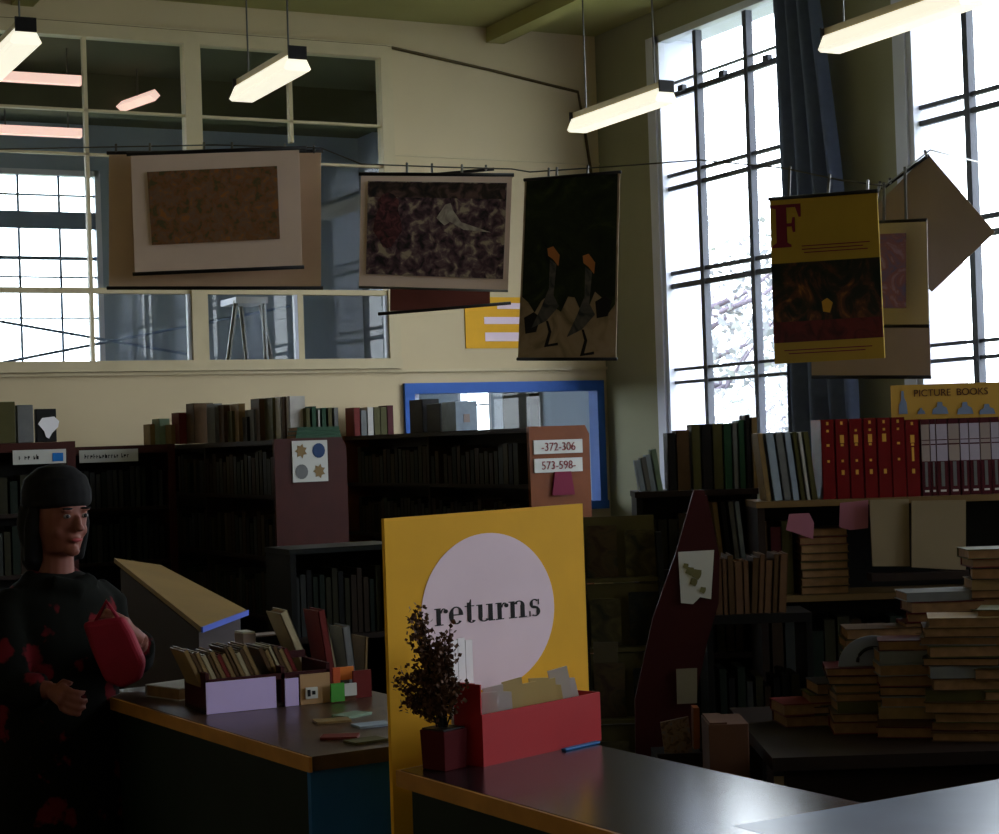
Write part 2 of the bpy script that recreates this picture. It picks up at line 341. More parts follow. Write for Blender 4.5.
# pendant strip lights of the library
def fixture(x, y0, y1, z, lb):
    t = thing('fluorescent_light', (x, (y0+y1)/2, z), lb, 'light', 'fluorescent lights hung from the ceiling')
    MB().prism([(x-.075, y0, z+.012), (x-.06, y0, z), (x+.06, y0, z), (x+.075, y0, z+.012), (x+.04, y0, z+.085), (x-.04, y0, z+.085)], (0, y1-y0, 0)).build('diffuser', M['lampm'], t)
    B(x-.03, x+.03, y0, y1, z+.0855, z+.125).build('housing', M['frame'], t)
    for yy in (y0-.012, y1): B(x-.05, x+.05, yy, yy+.012, z+.06, z+.128).build('end_cap', M['black'], t)
    for yy in (y0+.12, y1-.12): MB().tube([(x, yy, z+.13), (x, yy, H)], .005, 6).build('hanging_rod', M['wire'], t)
fixture(3.35, 8.73, 9.60, 3.55, 'lit strip light in front of the partition window, left of centre')
fixture(5.69, 8.90, 9.95, 3.55, 'lit strip light in front of the cream wall beside the tall window')
fixture(5.73, 6.36, 7.41, 3.53, 'lit strip light at top right in front of the dark curtain')
fixture(1.93, 8.56, 9.76, 3.55, 'lit strip light cut by the left edge of the picture')
for yy in (4.2, 1.6, -1.0):
    for x in (5.7, 3.3, .9): fixture(x, yy-.6, yy+.6, 3.55, 'lit strip light hanging over the counter side of the room')
for o in [o for o in bpy.data.objects if o.get('label') == 'lit strip light hanging over the counter side of the room']: o['group'] = 'fluorescent lights over the counter side'
# curtain between the two windows
def curtain(y0, y1, x, z0, z1, lb, amp=.05, nf=5, flare=.12):
    n, r = 90, 24; mb = MB()
    for side in (0, 1):
        k = len(mb.v)
        for j in range(r+1):
            v = j/r
            for i in range(n+1):
                u = i/n; ph = u*nf*2*math.pi + .5*math.sin(3*v)
                yy = y1+(y0-y1)*u + flare*(u)*(v**2)
                mb.v.append((x - side*.004 + amp*math.sin(ph)*(.7+.3*v) + .015*noise.noise(Vector((u*9, v*3, 0))), yy, z0+(z1-z0)*v))
        for j in range(r):
            for i in range(n):
                a = k+j*(n+1)+i; mb.f.append((a, a+1, a+n+2, a+n+1)); mb.m.append(0)
    o = mb.build('curtain', M['curtain'], smooth=True); return tag(o, lb, 'curtain')
curtain(on(856, 300, 'x', W-.16).y, on(776, 100, 'x', W-.16).y, W-.16, 1.0, 4.5, 'slate blue curtain gathered between the two tall windows', .05, 4, .30)
cr = MB().tube([(W-.16, 6.0, 4.53), (W-.16, 9.6, 4.53)], .014, 8)
tag(cr.build('curtain_rail', M['wire'], smooth=True), 'thin metal curtain rail over the tall windows', 'rail')
# outside: ground and trees
struct(B(W+WT, 60, -20, 60, -.3, -.2), 'ground', M['grass'])
struct(B(-30, W+WT, 16.4, 60, -.3, -.2), 'ground_rear', M['grass'])
def tree(x, y, h, r, lb, seed, nleaf=2600):
    rnd = random.Random(seed); t = thing('tree', (x, y, -.2), lb, 'tree', 'trees outside the windows')
    b = MB(); b.tube([(x, y, -.2), (x+.1, y, h*.3), (x-.1, y+.1, h*.62), (x, y, h*.95)], [.16, .12, .08, .02], 8)
    tips = []
    for k in range(26):
        z = h*(.18+.7*rnd.random()); a = rnd.random()*6.28; l = r*(.5+.5*rnd.random())
        p0 = Vector((x, y, z*.85)); p2 = Vector((x+l*math.cos(a), y+l*math.sin(a), z+.25*l)); p1 = (p0+p2)/2+Vector((0, 0, -.1*l))
        b.tube([p0, p1, p2], [.05, .03, .01], 5); tips += [p1, p2, (p1+p2)/2]
    b.build('branches', M['bark'], t, smooth=True)
    f = MB()
    for k in range(nleaf):
        c = rnd.choice(tips)+Vector((rnd.gauss(0, .32), rnd.gauss(0, .32), rnd.gauss(0, .3))); a = Vector((rnd.uniform(-1, 1), rnd.uniform(-1, 1), rnd.uniform(-1, 1))).normalized()*.085
        e = a.cross(Vector((rnd.uniform(-1, 1), rnd.uniform(-1, 1), rnd.uniform(-1, 1)))).normalized()*.05
        f.poly([c-a, c+e, c+a, c-e])
    f.build('foliage', M['leaf'], t)
tree(13.2, 20.2, 4.4, 2.0, 'pale leafy tree seen through the left tall window', 3)
tree(19.5, 26.0, 5.2, 2.2, 'second pale tree farther back in the left tall window', 5, 2000)
tree(10.4, 13.35, 2.7, .5, 'slender sapling with bare dark stems beside the curtain', 8, 500)
# ================================================================ books
_bk = {}
def bdims(w, h, d): return round(w, 3), round(h, 2), round(d, 2)
def book(x, y, z, rz, w, h, d, mt, label=None, group=None, lean=0, parts=False, cat='book', name='book', deco=None):
    """upright book: x, y = middle of the spine foot, spine faces local -Y"""
    w, h, d = bdims(w, h, d); key = (w, h, d, mt.name, parts, name)
    if key not in _bk:
        c = MB(); t = .003
        c.box(-w/2, w/2, 0, t, 0, h); c.box(-w/2, -w/2+t, 0, d, 0, h); c.box(w/2-t, w/2, 0, d, 0, h)
        p = B(-w/2+t, w/2-t, t, d-.004, .004, h-.005)
        if parts: _bk[key] = (c.mesh(name, mt), p.mesh('page_block', M['page']))
        else:
            k = len(c.v); c.v += p.v; c.f += [tuple(i+k for i in f) for f in p.f]; c.m += [1]*6
            _bk[key] = (c.mesh(name, [mt, M['page']]), None)
    a, p = _bk[key]
    o = bpy.data.objects.new(name, a); COL.objects.link(o); o.location = (x, y, z+abs(math.sin(lean))*w/2); o.rotation_euler = (0, lean, rz)
    tag(o, label, cat, group)
    if p:
        c = bpy.data.objects.new('page_block', p); COL.objects.link(c); c.parent = o
    return o
def flat_book(x, y, z, rz, L, d, t, mt, label, group=None, spine=False, parts=False, name='book'):
    """book lying flat; the page edges (or the spine) face local -Y"""
    L, d, t = round(L, 2), round(d, 2), round(t, 3); key = ('flat', L, d, t, mt.name, spine)
    if key not in _bk:
        c = MB(); b = .0025
        c.box(-L/2, L/2, -d/2, d/2, 0, b); c.box(-L/2, L/2, -d/2, d/2, t-b, t)
        if spine: c.box(-L/2, L/2, -d/2, -d/2+b, b, t-b)
        else: c.box(-L/2, L/2, d/2-b, d/2, b, t-b)
        _bk[key] = (c.mesh('book', mt), B(-L/2+.004, L/2-.004, -d/2+.004, d/2-.003, b, t-b).mesh('page_block', M['page']))
    a, p = _bk[key]
    o = bpy.data.objects.new(name, a); COL.objects.link(o); o.location = (x, y, z); o.rotation_euler = (0, 0, rz); tag(o, label, 'book', group)
    c = bpy.data.objects.new('page_block', p); COL.objects.link(c); c.parent = o
    return o
PAL = {k: mat('book_'+k, tuple(v*.86 for v in c), .5, .1, 20) for k, c in dict(brown=(92, 66, 38), olive=(88, 84, 44), green=(42, 84, 58), red=(120, 34, 30), tan=(150, 122, 78), black=(26, 24, 24),
       grey=(124, 126, 126), white=(214, 210, 204), cream=(190, 176, 140), blue=(44, 72, 120), palegreen=(140, 164, 140), deepred=(122, 14, 18), paleblue=(166, 182, 200), maroon=(86, 24, 32)).items()}
DIM = {k: mat('shelved_'+k, tuple(v*.55 for v in c), .6, .1, 20) for k, c in dict(olive=(70, 66, 34), brown=(78, 54, 28), green=(32, 52, 34), black=(22, 22, 18), grey=(84, 88, 84), tan=(104, 88, 54)).items()}  # darker copies of book colours, with the shade of the shelves put in
REST = MB()
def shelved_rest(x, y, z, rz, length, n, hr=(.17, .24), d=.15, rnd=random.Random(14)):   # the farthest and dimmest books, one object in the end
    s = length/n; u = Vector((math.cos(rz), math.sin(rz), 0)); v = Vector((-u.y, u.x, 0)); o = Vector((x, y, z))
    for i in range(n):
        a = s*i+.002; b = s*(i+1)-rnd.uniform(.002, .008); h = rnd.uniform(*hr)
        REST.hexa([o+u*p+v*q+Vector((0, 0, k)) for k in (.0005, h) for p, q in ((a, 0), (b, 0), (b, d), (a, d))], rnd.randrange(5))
def shelved(x, y, z, rz, length, n, label, group, hr=(.17, .24), d=.15, pal=None, rnd=random.Random(4)):
    pal = pal or ['olive', 'brown', 'green', 'black', 'brown', 'olive', 'tan', 'grey']; s = length/n; dx, dy = math.cos(rz), math.sin(rz)
    for i in range(n):
        if rnd.random() < .06: continue
        t = s*(i+.5); wd = s*rnd.choice((.8, .9, .97))
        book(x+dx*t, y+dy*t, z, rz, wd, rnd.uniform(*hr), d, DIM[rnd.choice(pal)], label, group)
# ---------------------------------------------------------------- bookcase ranges
def bookcase_range(x0, x1, y0, y1, h, zs, label, panel, label_boards=()):
    t = thing('bookcase', ((x0+x1)/2, (y0+y1)/2, 0), label, 'bookcase')
    ch = .05
    for yy in (y0, y1-.03):
        MB().prism([(x0, yy, 0), (x1, yy, 0), (x1, yy, h-ch), (x1-ch*.5, yy, h), (x0, yy, h)], (0, .03, 0)).build('end_panel', panel, t)
    B(x0+.005, x1-.03, y0+.03, y1-.03, h-.03, h-.004).build('top_board', M['shelf'], t)
    B((x0+x1)/2-.008, (x0+x1)/2+.008, y0+.03, y1-.03, .08, h-.03).build('back_divider', M['dark'], t)
    B(x0+.01, x1-.01, y0+.03, y1-.03, 0, .08).build('plinth', M['dark'], t)
    ym = (y0+y1)/2; B(x0+.012, (x0+x1)/2-.008, ym-.012, ym+.012, .08, h-.03).build('upright', M['shelf'], t)
    for z in zs:
        for (a, e) in ((x0+.01, (x0+x1)/2-.008), ((x0+x1)/2+.008, x1-.01)): B(a, e, y0+.03, y1-.03, z-.022, z).build('shelf', M['shelf'], t)
    return t
ZS = (.40, .72, 1.04, 1.37)
# right-hand range with numbered end panel
q = on(530, 460, 'y', 8.83); r1x0 = q.x; r1x1 = on(590, 460, 'y', 8.83).x
r1 = bookcase_range(r1x0, r1x1, 8.83, 11.56, 1.69, ZS, 'bookcase with orange-brown end panel bearing two number labels, below the blue framed opening', M['orange'])
rr = face_rot((1, 0, 0), (0, 0, 1))
for (p0, p1, s) in (((533.5, 440.5), (582.5, 452.5), '-372-306'), ((534, 459), (582.5, 471), '573-598-')):
    a = on(p0[0], p0[1], 'y', 8.825); e = on(p1[0], p1[1], 'y', 8.825)
    l = B(a.x, e.x, 8.822, 8.83, e.z, a.z).build('number_label', M['labelw'], r1); l['label'] = 'white label with dull red numbers'
    text(s, .065, M['purplered'], l, 'lettering', Vector(((a.x+e.x)/2, 8.820, (a.z+e.z)/2-.002)), rr, .001, .92)
a = on(551, 472, 'y', 8.825); e = on(574, 489, 'y', 8.825)
MB().prism([(a.x, 8.815, e.z-.03), (e.x, 8.815, e.z-.03), (e.x-.02, 8.815, a.z), (a.x+.02, 8.815, a.z)], (0, .015, 0)).build('label_holder', M['maroon'], r1)
# middle range with picture sheet on its end
q = on(275, 470, 'y', 9.0); r2x0 = q.x; r2x1 = on(347, 470, 'y', 9.0).x
r2 = bookcase_range(r2x0, r2x1, 9.0, 11.45, 1.665, ZS, 'bookcase with dark red end panel carrying a sheet of four pictures, left of centre', M['redbrown'])
a = on(292, 441, 'y', 8.99); e = on(328.5, 481, 'y', 8.99)
t = thing('picture_sheet', ((a.x+e.x)/2, 8.995, e.z), 'white sheet with four small pictures on the dark red bookcase end', 'poster')
B(a.x, e.x, 8.992, 8.998, e.z, a.z).build('paper', M['labelw'], t)
dx, dz = (e.x-a.x)/4, (a.z-e.z)/4
for i, (cx_, cz_, c1) in enumerate(((a.x+dx, a.z-dz, 'tan'), (e.x-dx, a.z-dz, 'blue'), (a.x+dx, e.z+dz, 'grey'), (e.x-dx, e.z+dz, 'tan'))):
    n = 14; pts = [(cx_+dx*.72*math.cos(k*6.283/n)*(1 if i in (1, 2) else (.6+.4*(k % 2))), 8.9915, cz_+dz*.72*math.sin(k*6.283/n)*(1 if i in (1, 2) else (.65+.35*(k % 2)))) for k in range(n)]
    MB().prism(pts, (0, -.0015, 0)).build('picture', PAL[c1], t)
for (x0, y0, n, nm, rg) in ((r2x0+.02, 11.40, 48, 'middle', 'middle bookcase'), (r1x0+.02, 11.35, 48, 'numbered', 'numbered bookcase')):
    for k, z in enumerate(ZS[1:]):
        if nm == 'numbered' and z < 1: continue
        if (nm == 'numbered' and z < 1.2) or z < 1: shelved_rest(x0, y0, z, math.radians(-90), 2.34, 44); continue
        row = ('third', 'second', 'top')[k]
        shelved(x0, y0, z, math.radians(-90), 2.34, 38, 'dark-spined book shelved in the %s row of the %s' % (row, rg), '%s row of the %s' % (row, rg))
# wall cases on the far left
def wall_case(x0, x1, y, h, zs, label, panel, sgn, signtxt, sx):
    t = thing('wall_bookcase', ((x0+x1)/2, y+.14, 0), label, 'bookcase')
    B(x0, x0+.03, y, y+.28, 0, h).build('side_panel', panel, t); B(x1-.045, x1, y, y+.28, 0, h).build('side_panel', panel, t)
    B(x0+.03, x1-.045, y, y+.28, h-.05, h-.002).build('top_board', panel, t); B(x0+.03, x1-.045, y+.26, y+.275, 0, h-.05).build('back_panel', M['dark'], t)
    for z in zs: B(x0+.03, x1-.045, y+.01, y+.26, z-.022, z).build('shelf', M['shelf'], t)
    a, e = sgn; s = B(a.x, e.x, y-.006, y, e.z, a.z).build('header_sign', M['labelw'], t); s['label'] = 'pale grey header sign with dark writing'
    g = MB(); x = a.x+.03; rn = random.Random(len(signtxt))          # the writing is too blurred to read: word-like strokes
    zm = (a.z+e.z)/2
    while x < e.x-.05-sx*2:
        wd = rn.uniform(.008, .014); hh = rn.choice((.013, .013, .02)); g.box(x, x+.004, y-.0075, y-.006, zm-.013, zm-.013+hh+.006); g.box(x, x+wd, y-.0075, y-.006, zm-.013+rn.choice((0, .008, .014)), zm-.009+rn.choice((0, .008))+.006)
        x += wd+.006+(.014 if rn.random() < .14 else 0)
    g.build('lettering', M['ink'], s)
    return t, s
yl = 9.6; a = on(12.5, 450.5, 'y', yl); e = on(66, 463, 'y', yl); xr = on(76, 470, 'y', yl).x; hl = on(76, 441, 'y', yl).z
wc, sg = wall_case(1.35, xr, yl, hl, (.36, .68, 1.0, 1.32), 'tall red-brown wall bookcase at the left edge, higher than its neighbour', M['redbrown'], (a, e), 'aaaaaaa', .05)
b_ = on(52, 453, 'y', yl); c_ = on(63, 461, 'y', yl); B(b_.x, c_.x, yl-.009, yl-.006, c_.z, b_.z).build('blue_mark', M['labelb'], sg)
yk = 10.6; a = on(79, 450.5, 'y', yk); e = on(138, 461, 'y', yk); xl2 = xr+.12; hk = on(100, 446, 'y', yk).z
wc2, sg2 = wall_case(xl2, r2x0-.05, yk, hk, (.34, .66, .98, 1.30), 'lower wall bookcase with a long pale header sign behind the person', M['redbrown'], (a, e), 'aaaaaaaaaaa', 0)
shelved_rest(1.42, yl+.03, 1.0, 0, xr-1.5, 20, (.2, .26), .17)
shelved(1.42, yl+.03, 1.32, 0, xr-1.5, 16, 'dark-spined book shelved in the top row of the wall bookcase at the left edge', 'top row of the left wall bookcase', (.17, .2), .17)
shelved(xl2+.04, yk+.03, 1.30, 0, r2x0-.06-xl2-.1, 18, 'grey-spined book shelved in the top row of the low wall bookcase', 'top row of the low wall bookcase', (.2, .24), .17, ['grey', 'grey', 'green', 'tan', 'black'])
shelved(xl2+.04, yk+.03, .98, 0, r2x0-.06-xl2-.1, 18, 'grey-green-spined book shelved in the second row of the low wall bookcase', 'second row of the low wall bookcase', (.2, .26), .17, ['grey', 'green', 'green', 'black'])
# things on top of the left wall case
def top_box(p0, p1, y, mt, name, label, cat, zb, depth=.16, bevel=.003):
    a = on(*p0, 'y', y); e = on(*p1, 'y', y); o = B(a.x, e.x, y, y+depth, zb, a.z).build(name, mt, bevel=bevel); return tag(o, label, cat)
o = top_box((-8, 402), (16, 440), 9.7, PAL['olive'], 'book_box', 'large dark olive box cut by the left edge on top of the wall bookcase', 'box', hl)
o = top_box((17, 405), (34, 440), 9.72, PAL['grey'], 'book_box', 'pale grey upright box on top of the wall bookcase beside the dark one', 'box', hl)
o = top_box((36, 409), (57, 440), 9.72, PAL['black'], 'card_holder', 'dark upright frame on the wall bookcase with a gleaming white card', 'frame', hl, .05)
pts = [on(x, y, 'y', 9.715) for x, y in ((38, 424), (42, 418), (54, 416.5), (59, 421), (58, 427), (52, 433), (49, 438.5), (46, 437), (44, 431))]
MB().prism(pts, (0, -.004, 0)).build('gleaming_card', mat('glossy_white_card', (250, 248, 255), .3, .02), o, keep=False)
# books on top of the middle range: (px left, px right, top y, colour, words)
TB = [(150, 158, 424, 'tan'), (159, 170, 419, 'palegreen'), (171, 177, 424, 'tan'), (179, 193, 412, 'red'), (194, 214, 403, 'brown'), (215, 223, 404, 'grey'), (224, 231, 404, 'brown'), (232, 238, 410, 'olive'),
      (239, 246, 404, 'tan'), (247, 253, 416, 'black'), (254, 259, 409, 'grey'), (260, 272, 398, 'brown'), (273, 280, 397, 'olive'), (281, 284, 396, 'white'), (285, 289, 397, 'brown'), (290, 306, 396, 'white')]
gr = 'books standing on top of the middle bookcase'; zt = 1.663
cnt = {}
for (a_, e_, ty, cl) in TB:
    yy = 10.2 if a_ < 240 else 9.6
    yy = 10.9 - (a_-150)/(306-150)*1.6
    pa = on(a_, 430, 'y', yy); pe = on(e_, 430, 'y', yy); zz = on((a_+e_)/2, ty, 'y', yy).z
    cnt[cl] = cnt.get(cl, 0)+1
    n_ = sum(1 for k in TB if k[3] == cl)
    w_ = pe.x-pa.x-.003
    lb = ('%s book%s standing on the middle bookcase' % (cl.replace('palegreen', 'pale green'), '' if n_ == 1 else ', %s %s one from the left,' % (ORD[cnt[cl]-1], cl)))
    if (a_, cl) == (290, 'white'): lb = 'large cream-white book facing out, tallest of those standing on the middle bookcase'
    if (a_, cl) == (281, 'white'): lb = 'slim white-spined book next to the large cream-white one on the middle bookcase'
    book((pa.x+pe.x)/2, yy, zt, 0, w_, zz-zt, .15, PAL[cl], lb, gr, parts=w_ > .04)
for k in range(3):
    ym = 9.12; pa = on(297, 430, 'y', ym); pe = on(343, 430, 'y', ym)
    flat_book((pa.x+pe.x)/2, ym+.1, zt+.021*k, 0, (pe.x-pa.x)-.01*k, .15, .02, PAL['green'], 'green book lying flat on the middle bookcase, %s of three' % ('lowest', 'middle one', 'topmost')[k], 'green books lying flat', True)
TB2 = [(306, 311, 408, 'olive'), (312, 317, 406, 'green'), (318, 321, 409, 'white'), (322, 327, 407, 'green'), (328, 333, 407, 'olive'), (334, 339, 408, 'grey')]
for i, (a_, e_, ty, cl) in enumerate(TB2):
    yy = 9.42; pa = on(a_, 430, 'y', yy); pe = on(e_, 430, 'y', yy); zz = on((a_+e_)/2, ty, 'y', yy).z
    book((pa.x+pe.x)/2, yy, zt, 0, pe.x-pa.x-.003, zz-zt, .15, PAL[cl], '%s book in the short row behind the green flat ones, %s from the left' % (cl, ORD[i]), 'short row behind the green books')
# books on top of the numbered range
TC = [(353, 358, 407, 'red'), (359, 363, 410, 'grey'), (364, 368, 407, 'white'), (369, 376, 407, 'olive'), (377, 383, 407, 'olive'), (384, 394, 406, 'maroon')]
zt1 = 1.688; cnt = {}
for i, (a_, e_, ty, cl) in enumerate(TC):
    yy = 11.36; pa = on(a_, 430, 'y', yy); pe = on(e_, 430, 'y', yy); zz = on((a_+e_)/2, ty, 'y', yy).z
    x_ = (pa.x+pe.x)/2
    x_ = r1x0+.03+.049*i
    book(x_, 11.36, zt1, 0, .045, zz-zt1, .15, PAL[cl], '%s upright book, %s from left at the far end of the numbered bookcase' % (cl, ORD[i]), 'row at the end of the numbered bookcase')
for i, (a_, e_, ty, by, cl, lb) in enumerate(((423, 440, 399, 434, 'black', 'tall black box file on the numbered bookcase in front of the opening, left one'), (440.5, 455, 403, 434, 'black', 'black box file on the numbered bookcase, right of the taller one'), (456, 478, 401, 431, 'paleblue', 'pale blue-grey box file on the numbered bookcase'))):
    yy = (10.5, 10.25, 9.9)[i]; pa = on(a_, 430, 'y', yy); pe = on(e_, 430, 'y', yy); zz = on((a_+e_)/2, ty, 'y', yy).z
    o = B(max(pa.x, r1x0+.01), pe.x, yy, yy+.2, zt1, zz).build('box_file', PAL[cl], bevel=.003); tag(o, lb, 'box file')
    B(o.location.x-.02, o.location.x+.02, yy-.003, yy, zt1+.05, zt1+.1).build('spine_label', M['grey'], o)
# ================================================================ hanging posters
def sheet(q, off, mb=None):           # q: four corners clockwise from top left
    n = ((q[1]-q[0]).cross(q[3]-q[0])).normalized()
    if n.dot(Vector((0, 0, CZ))-q[0]) < 0: n = -n
    mb = mb or MB(); a, b = off; mb.prism([p+n*a for p in q], n*(b-a)); return mb
def lerp4(q, u, v): return (q[0]*(1-u)+q[1]*u)*(1-v)+(q[3]*(1-u)+q[2]*u)*v
def inset(q, u0, u1, v0, v1): return [lerp4(q, u0, v0), lerp4(q, u1, v0), lerp4(q, u1, v1), lerp4(q, u0, v1)]
def rod(a, b, ext, r, parent, mt=None, name='hanging_rod'):
    d = (b-a).normalized(); return MB().tube([a-d*ext, b+d*ext], r, 8).build(name, mt or M['black'], parent, smooth=True)
def clip(p, parent):
    B(p.x-.012, p.x+.012, p.y-.012, p.y+.012, p.z-.012, p.z+.045).build('clip', M['wire'], parent)
LPX = ((60, 148, 8.56), (109, 147, 8.56), (215, 145, 8.56), (321, 148, 8.56), (361, 164, 8.56), (440, 167, 8.56), (512, 169, 8.56), (530, 172, 8.52), (620, 166, 8.32), (700, 160, 7.95), (783, 168, 7.46), (840, 180, 7.22), (885, 186, 7.12), (930, 150, 7.35))
def cord(px, q, parent):              # clip and short cord from the suspension line to the top of a print at q
    for (a, b) in zip(LPX, LPX[1:]):
        if a[0] <= px <= b[0]:
            k = (px-a[0])/(b[0]-a[0]); p = at(*[a[i]*(1-k)+b[i]*k for i in range(3)])
            MB().tube([p+Vector((0, 0, .012)), q], .006, 6).build('clip', M['wire'], parent)
def Q(pts, d): 
    d = d if isinstance(d, (list, tuple)) else [d]*4
    return [at(*p, k) for p, k in zip(pts, d)]
# big mount
qd = Q(((109, 153), (321, 151), (321, 288), (109, 288)), 8.6)
t = thing('hanging_print', (qd[3]+qd[2])/2, 'large plain beige hanging mount behind the left brown picture', 'poster')
sheet(qd, (-.002, .002)).build('mount_card', M['beige'], t); rod(qd[0], qd[1], .01, .009, t); rod(qd[3], qd[2], .01, .009, t)
for px in (116, 314): cord(px, at(px, 152.5, 8.6), t)
qd = Q(((131, 154), (299, 148), (302, 267), (135, 274)), 8.5)
t = thing('hanging_print', (qd[3]+qd[2])/2, 'hanging brown and orange picture in a wide pale mount at left', 'poster')
sheet(qd, (-.002, .002)).build('mount_card', M['pbeige'], t)
P1 = art('rust_and_olive_print', [(.34, (84, 78, 50)), (.45, (128, 84, 50)), (.55, (116, 92, 76)), (.66, (150, 96, 46))], 26, .4)
sheet(Q(((147, 172), (277, 166), (280, 239), (152, 245)), 8.49), (0, .002)).build('picture', P1, t)
rod(qd[0], qd[1]+(qd[1]-qd[0])*.02, .02, .010, t); rod(qd[3], qd[2], .01, .009, t)
for px in (150, 204, 232, 285): cord(px, lerp4(qd, (px-131)/168, 0), t)
# marbled print
t2 = thing('hanging_print', at(440, 300, 8.75), 'dark maroon hanging sheet peeking out below the marbled picture', 'poster')
qd = Q(((392, 180), (490, 176), (490, 306), (390, 311)), 8.7)
sheet(qd, (-.002, .002)).build('sheet', mat('dull_maroon_paper', (92, 50, 42), .8), t2); rod(at(378, 314, 8.7), at(511, 303, 8.7), 0, .008, t2)
rod(at(430, 175, 8.7), at(494, 169, 8.7), 0, .008, t2)
for px in (432, 486): cord(px, at(px, 175-(px-430)*.09, 8.7), t2)
qd = Q(((361, 174), (512, 175), (508, 291), (359, 287)), 8.5)
t = thing('hanging_print', (qd[3]+qd[2])/2, 'hanging marbled purple and grey picture with a narrow pale border, middle of the three', 'poster')
sheet(qd, (-.002, .002)).build('mount_card', M['pbeige'], t)
P2 = art('marbled_purple_print', [(.34, (36, 32, 32)), (.45, (78, 54, 62)), (.54, (104, 84, 84)), (.64, (160, 144, 122))], 24, .5)
qp = Q(((368, 181), (507, 183), (503, 279), (366, 274)), 8.49); sheet(qp, (0, .002)).build('picture', P2, t)
P2b = art('marbled_dark_print', [(.35, (28, 26, 26)), (.5, (54, 42, 36)), (.65, (96, 72, 66))], 18, .8)
sheet(inset(qp, .01, .99, .01, .17), (.002, .003)).build('dark_band', P2b, t)
MB().prism([lerp4(qp, .1+.16*math.cos(a)*(1+.2*math.sin(5*a))*.6+.05, .42+.3*math.sin(a))+Vector((-.002, -.004, 0)) for a in [k*.3927 for k in range(16)]], (-.0005, -.001, 0)).build('red_patch', art('dull_red_print', [(.35, (40, 32, 32)), (.5, (76, 40, 44)), (.62, (104, 60, 60))], 26, 1), t)
MB().prism([lerp4(qp, u, v)+Vector((-.002, -.004, 0)) for u, v in ((.50, .38), (.56, .24), (.60, .22), (.62, .3), (.68, .42), (.9, .52), (.7, .50), (.6, .42), (.56, .46))], (-.0005, -.001, 0)).build('pale_figure', art('pale_stone_print', [(.35, (128, 116, 108)), (.6, (176, 164, 148))], 20, 1), t)
rod(qd[0], qd[1], .01, .009, t); rod(qd[3], qd[2], .0, .006, t, M['wire'])
for px in (407, 462): cord(px, at(px, 174, 8.5), t)
# bird print
qd = Q(((525, 180), (620, 172), (616, 359), (518, 359)), (8.5, 8.3, 8.3, 8.5))
t = thing('hanging_print', (qd[3]+qd[2])/2, 'tall hanging print of two long-legged birds, black above and sandy below', 'poster')
P3 = art('sandy_print', [(.3, (112, 96, 72)), (.5, (152, 130, 106)), (.7, (160, 140, 122))], 8, 1); sheet(qd, (-.002, .002)).build('paper', P3, t)
def onq(qd, pts, k=.003):
    n = ((qd[1]-qd[0]).cross(qd[3]-qd[0])).normalized(); n = n if n.dot(Vector((0, 0, CZ))-qd[0]) > 0 else -n
    m_ = MB(); m_.prism([lerp4(qd, u, v)+n*.002 for u, v in pts], n*(k-.002)); return m_
P3d = art('black_green_print', [(.3, (14, 16, 14)), (.55, (30, 38, 20)), (.7, (48, 58, 26))], 6, 2)
rg = random.Random(2); pts = [(0.02, .0), (.98, 0)] + [(.98-.96*k/14, .68+.05*math.sin(k*1.7)+.03*rg.random()) for k in range(15)]
onq(qd, pts).build('dark_ground', P3d, t)
birds = ((.33, .45, 0), (.70, .50, .02))
for (u, v, k) in birds:
    onq(qd, [(u-.06, v-.06), (u+.0, v-.07), (u+.07, v-.02), (u+.06, v+.04), (u, v), (u-.05, v-.02)], .004).build('bird_head', mat('orange_print_ink', (176, 110, 62), .7), t)
    onq(qd, [(u-.03, v), (u+.04, v+.03), (u+.02, v+.2), (u+.08, v+.26), (u-.05, v+.34), (u-.2, v+.38), (u-.1, v+.26), (u-.03, v+.16)], .0045).build('bird_body', art('slate_print_ink', [(.35, (40, 44, 52)), (.6, (98, 92, 88))], 14, 1), t)
    onq(qd, [(u-.05, v+.34), (u-.03, v+.34), (u+.01, v+.40), (u-.02, v+.47), (u+.08, v+.46), (u+.08, v+.475), (u-.06, v+.485), (u-.02, v+.40)], .005).build('bird_leg', M['ink'], t)
for (u, v) in ((.15, .80), (.88, .72)): onq(qd, [(u-.1, v-.03), (u, v-.06), (u+.07, v-.03), (u+.03, v+.05), (u-.08, v+.06)], .004).build('dark_blot', M['ink'], t)
rod(qd[0], qd[1], .005, .008, t); rod(qd[3], qd[2], .005, .008, t)
for px in (549, 557, 588): cord(px, lerp4(qd, (px-525)/95, 0), t)
# yellow F poster and the sheets behind it
qd = Q(((812, 330), (931, 322), (931, 377), (812, 377)), (7.9, 7.6, 7.6, 7.9))
t = thing('hanging_print', (qd[3]+qd[2])/2, 'plain brown-grey sheet hanging lowest behind the yellow F poster', 'poster')
sheet([qd[0]+Vector((0, 0, .5)), qd[1]+Vector((0, 0, .5)), qd[2], qd[3]], (-.002, .002)).build('sheet', M['grey'], t); rod(qd[3], qd[2], 0, .008, t)
cord(830, lerp4([qd[0]+Vector((0, 0, .5)), qd[1]+Vector((0, 0, .5)), qd[2], qd[3]], .15, 0), t); cord(880, lerp4([qd[0]+Vector((0, 0, .5)), qd[1]+Vector((0, 0, .5)), qd[2], qd[3]], .57, 0), t)
pts = Q(((928, 154), (995, 232), (932, 292), (862, 220)), (7.4, 7.2, 7.35, 7.6))
t = thing('hanging_print', pts[2], 'plain grey-brown square sheet hung cornerwise beside the yellow F poster', 'poster')
sheet(pts, (-.002, .002)).build('sheet', M['grey'], t); rod(at(882, 189, 7.5), at(929, 155, 7.38), 0, .007, t); cord(890, at(890, 183, 7.48), t); cord(925, at(927, 157, 7.39), t)
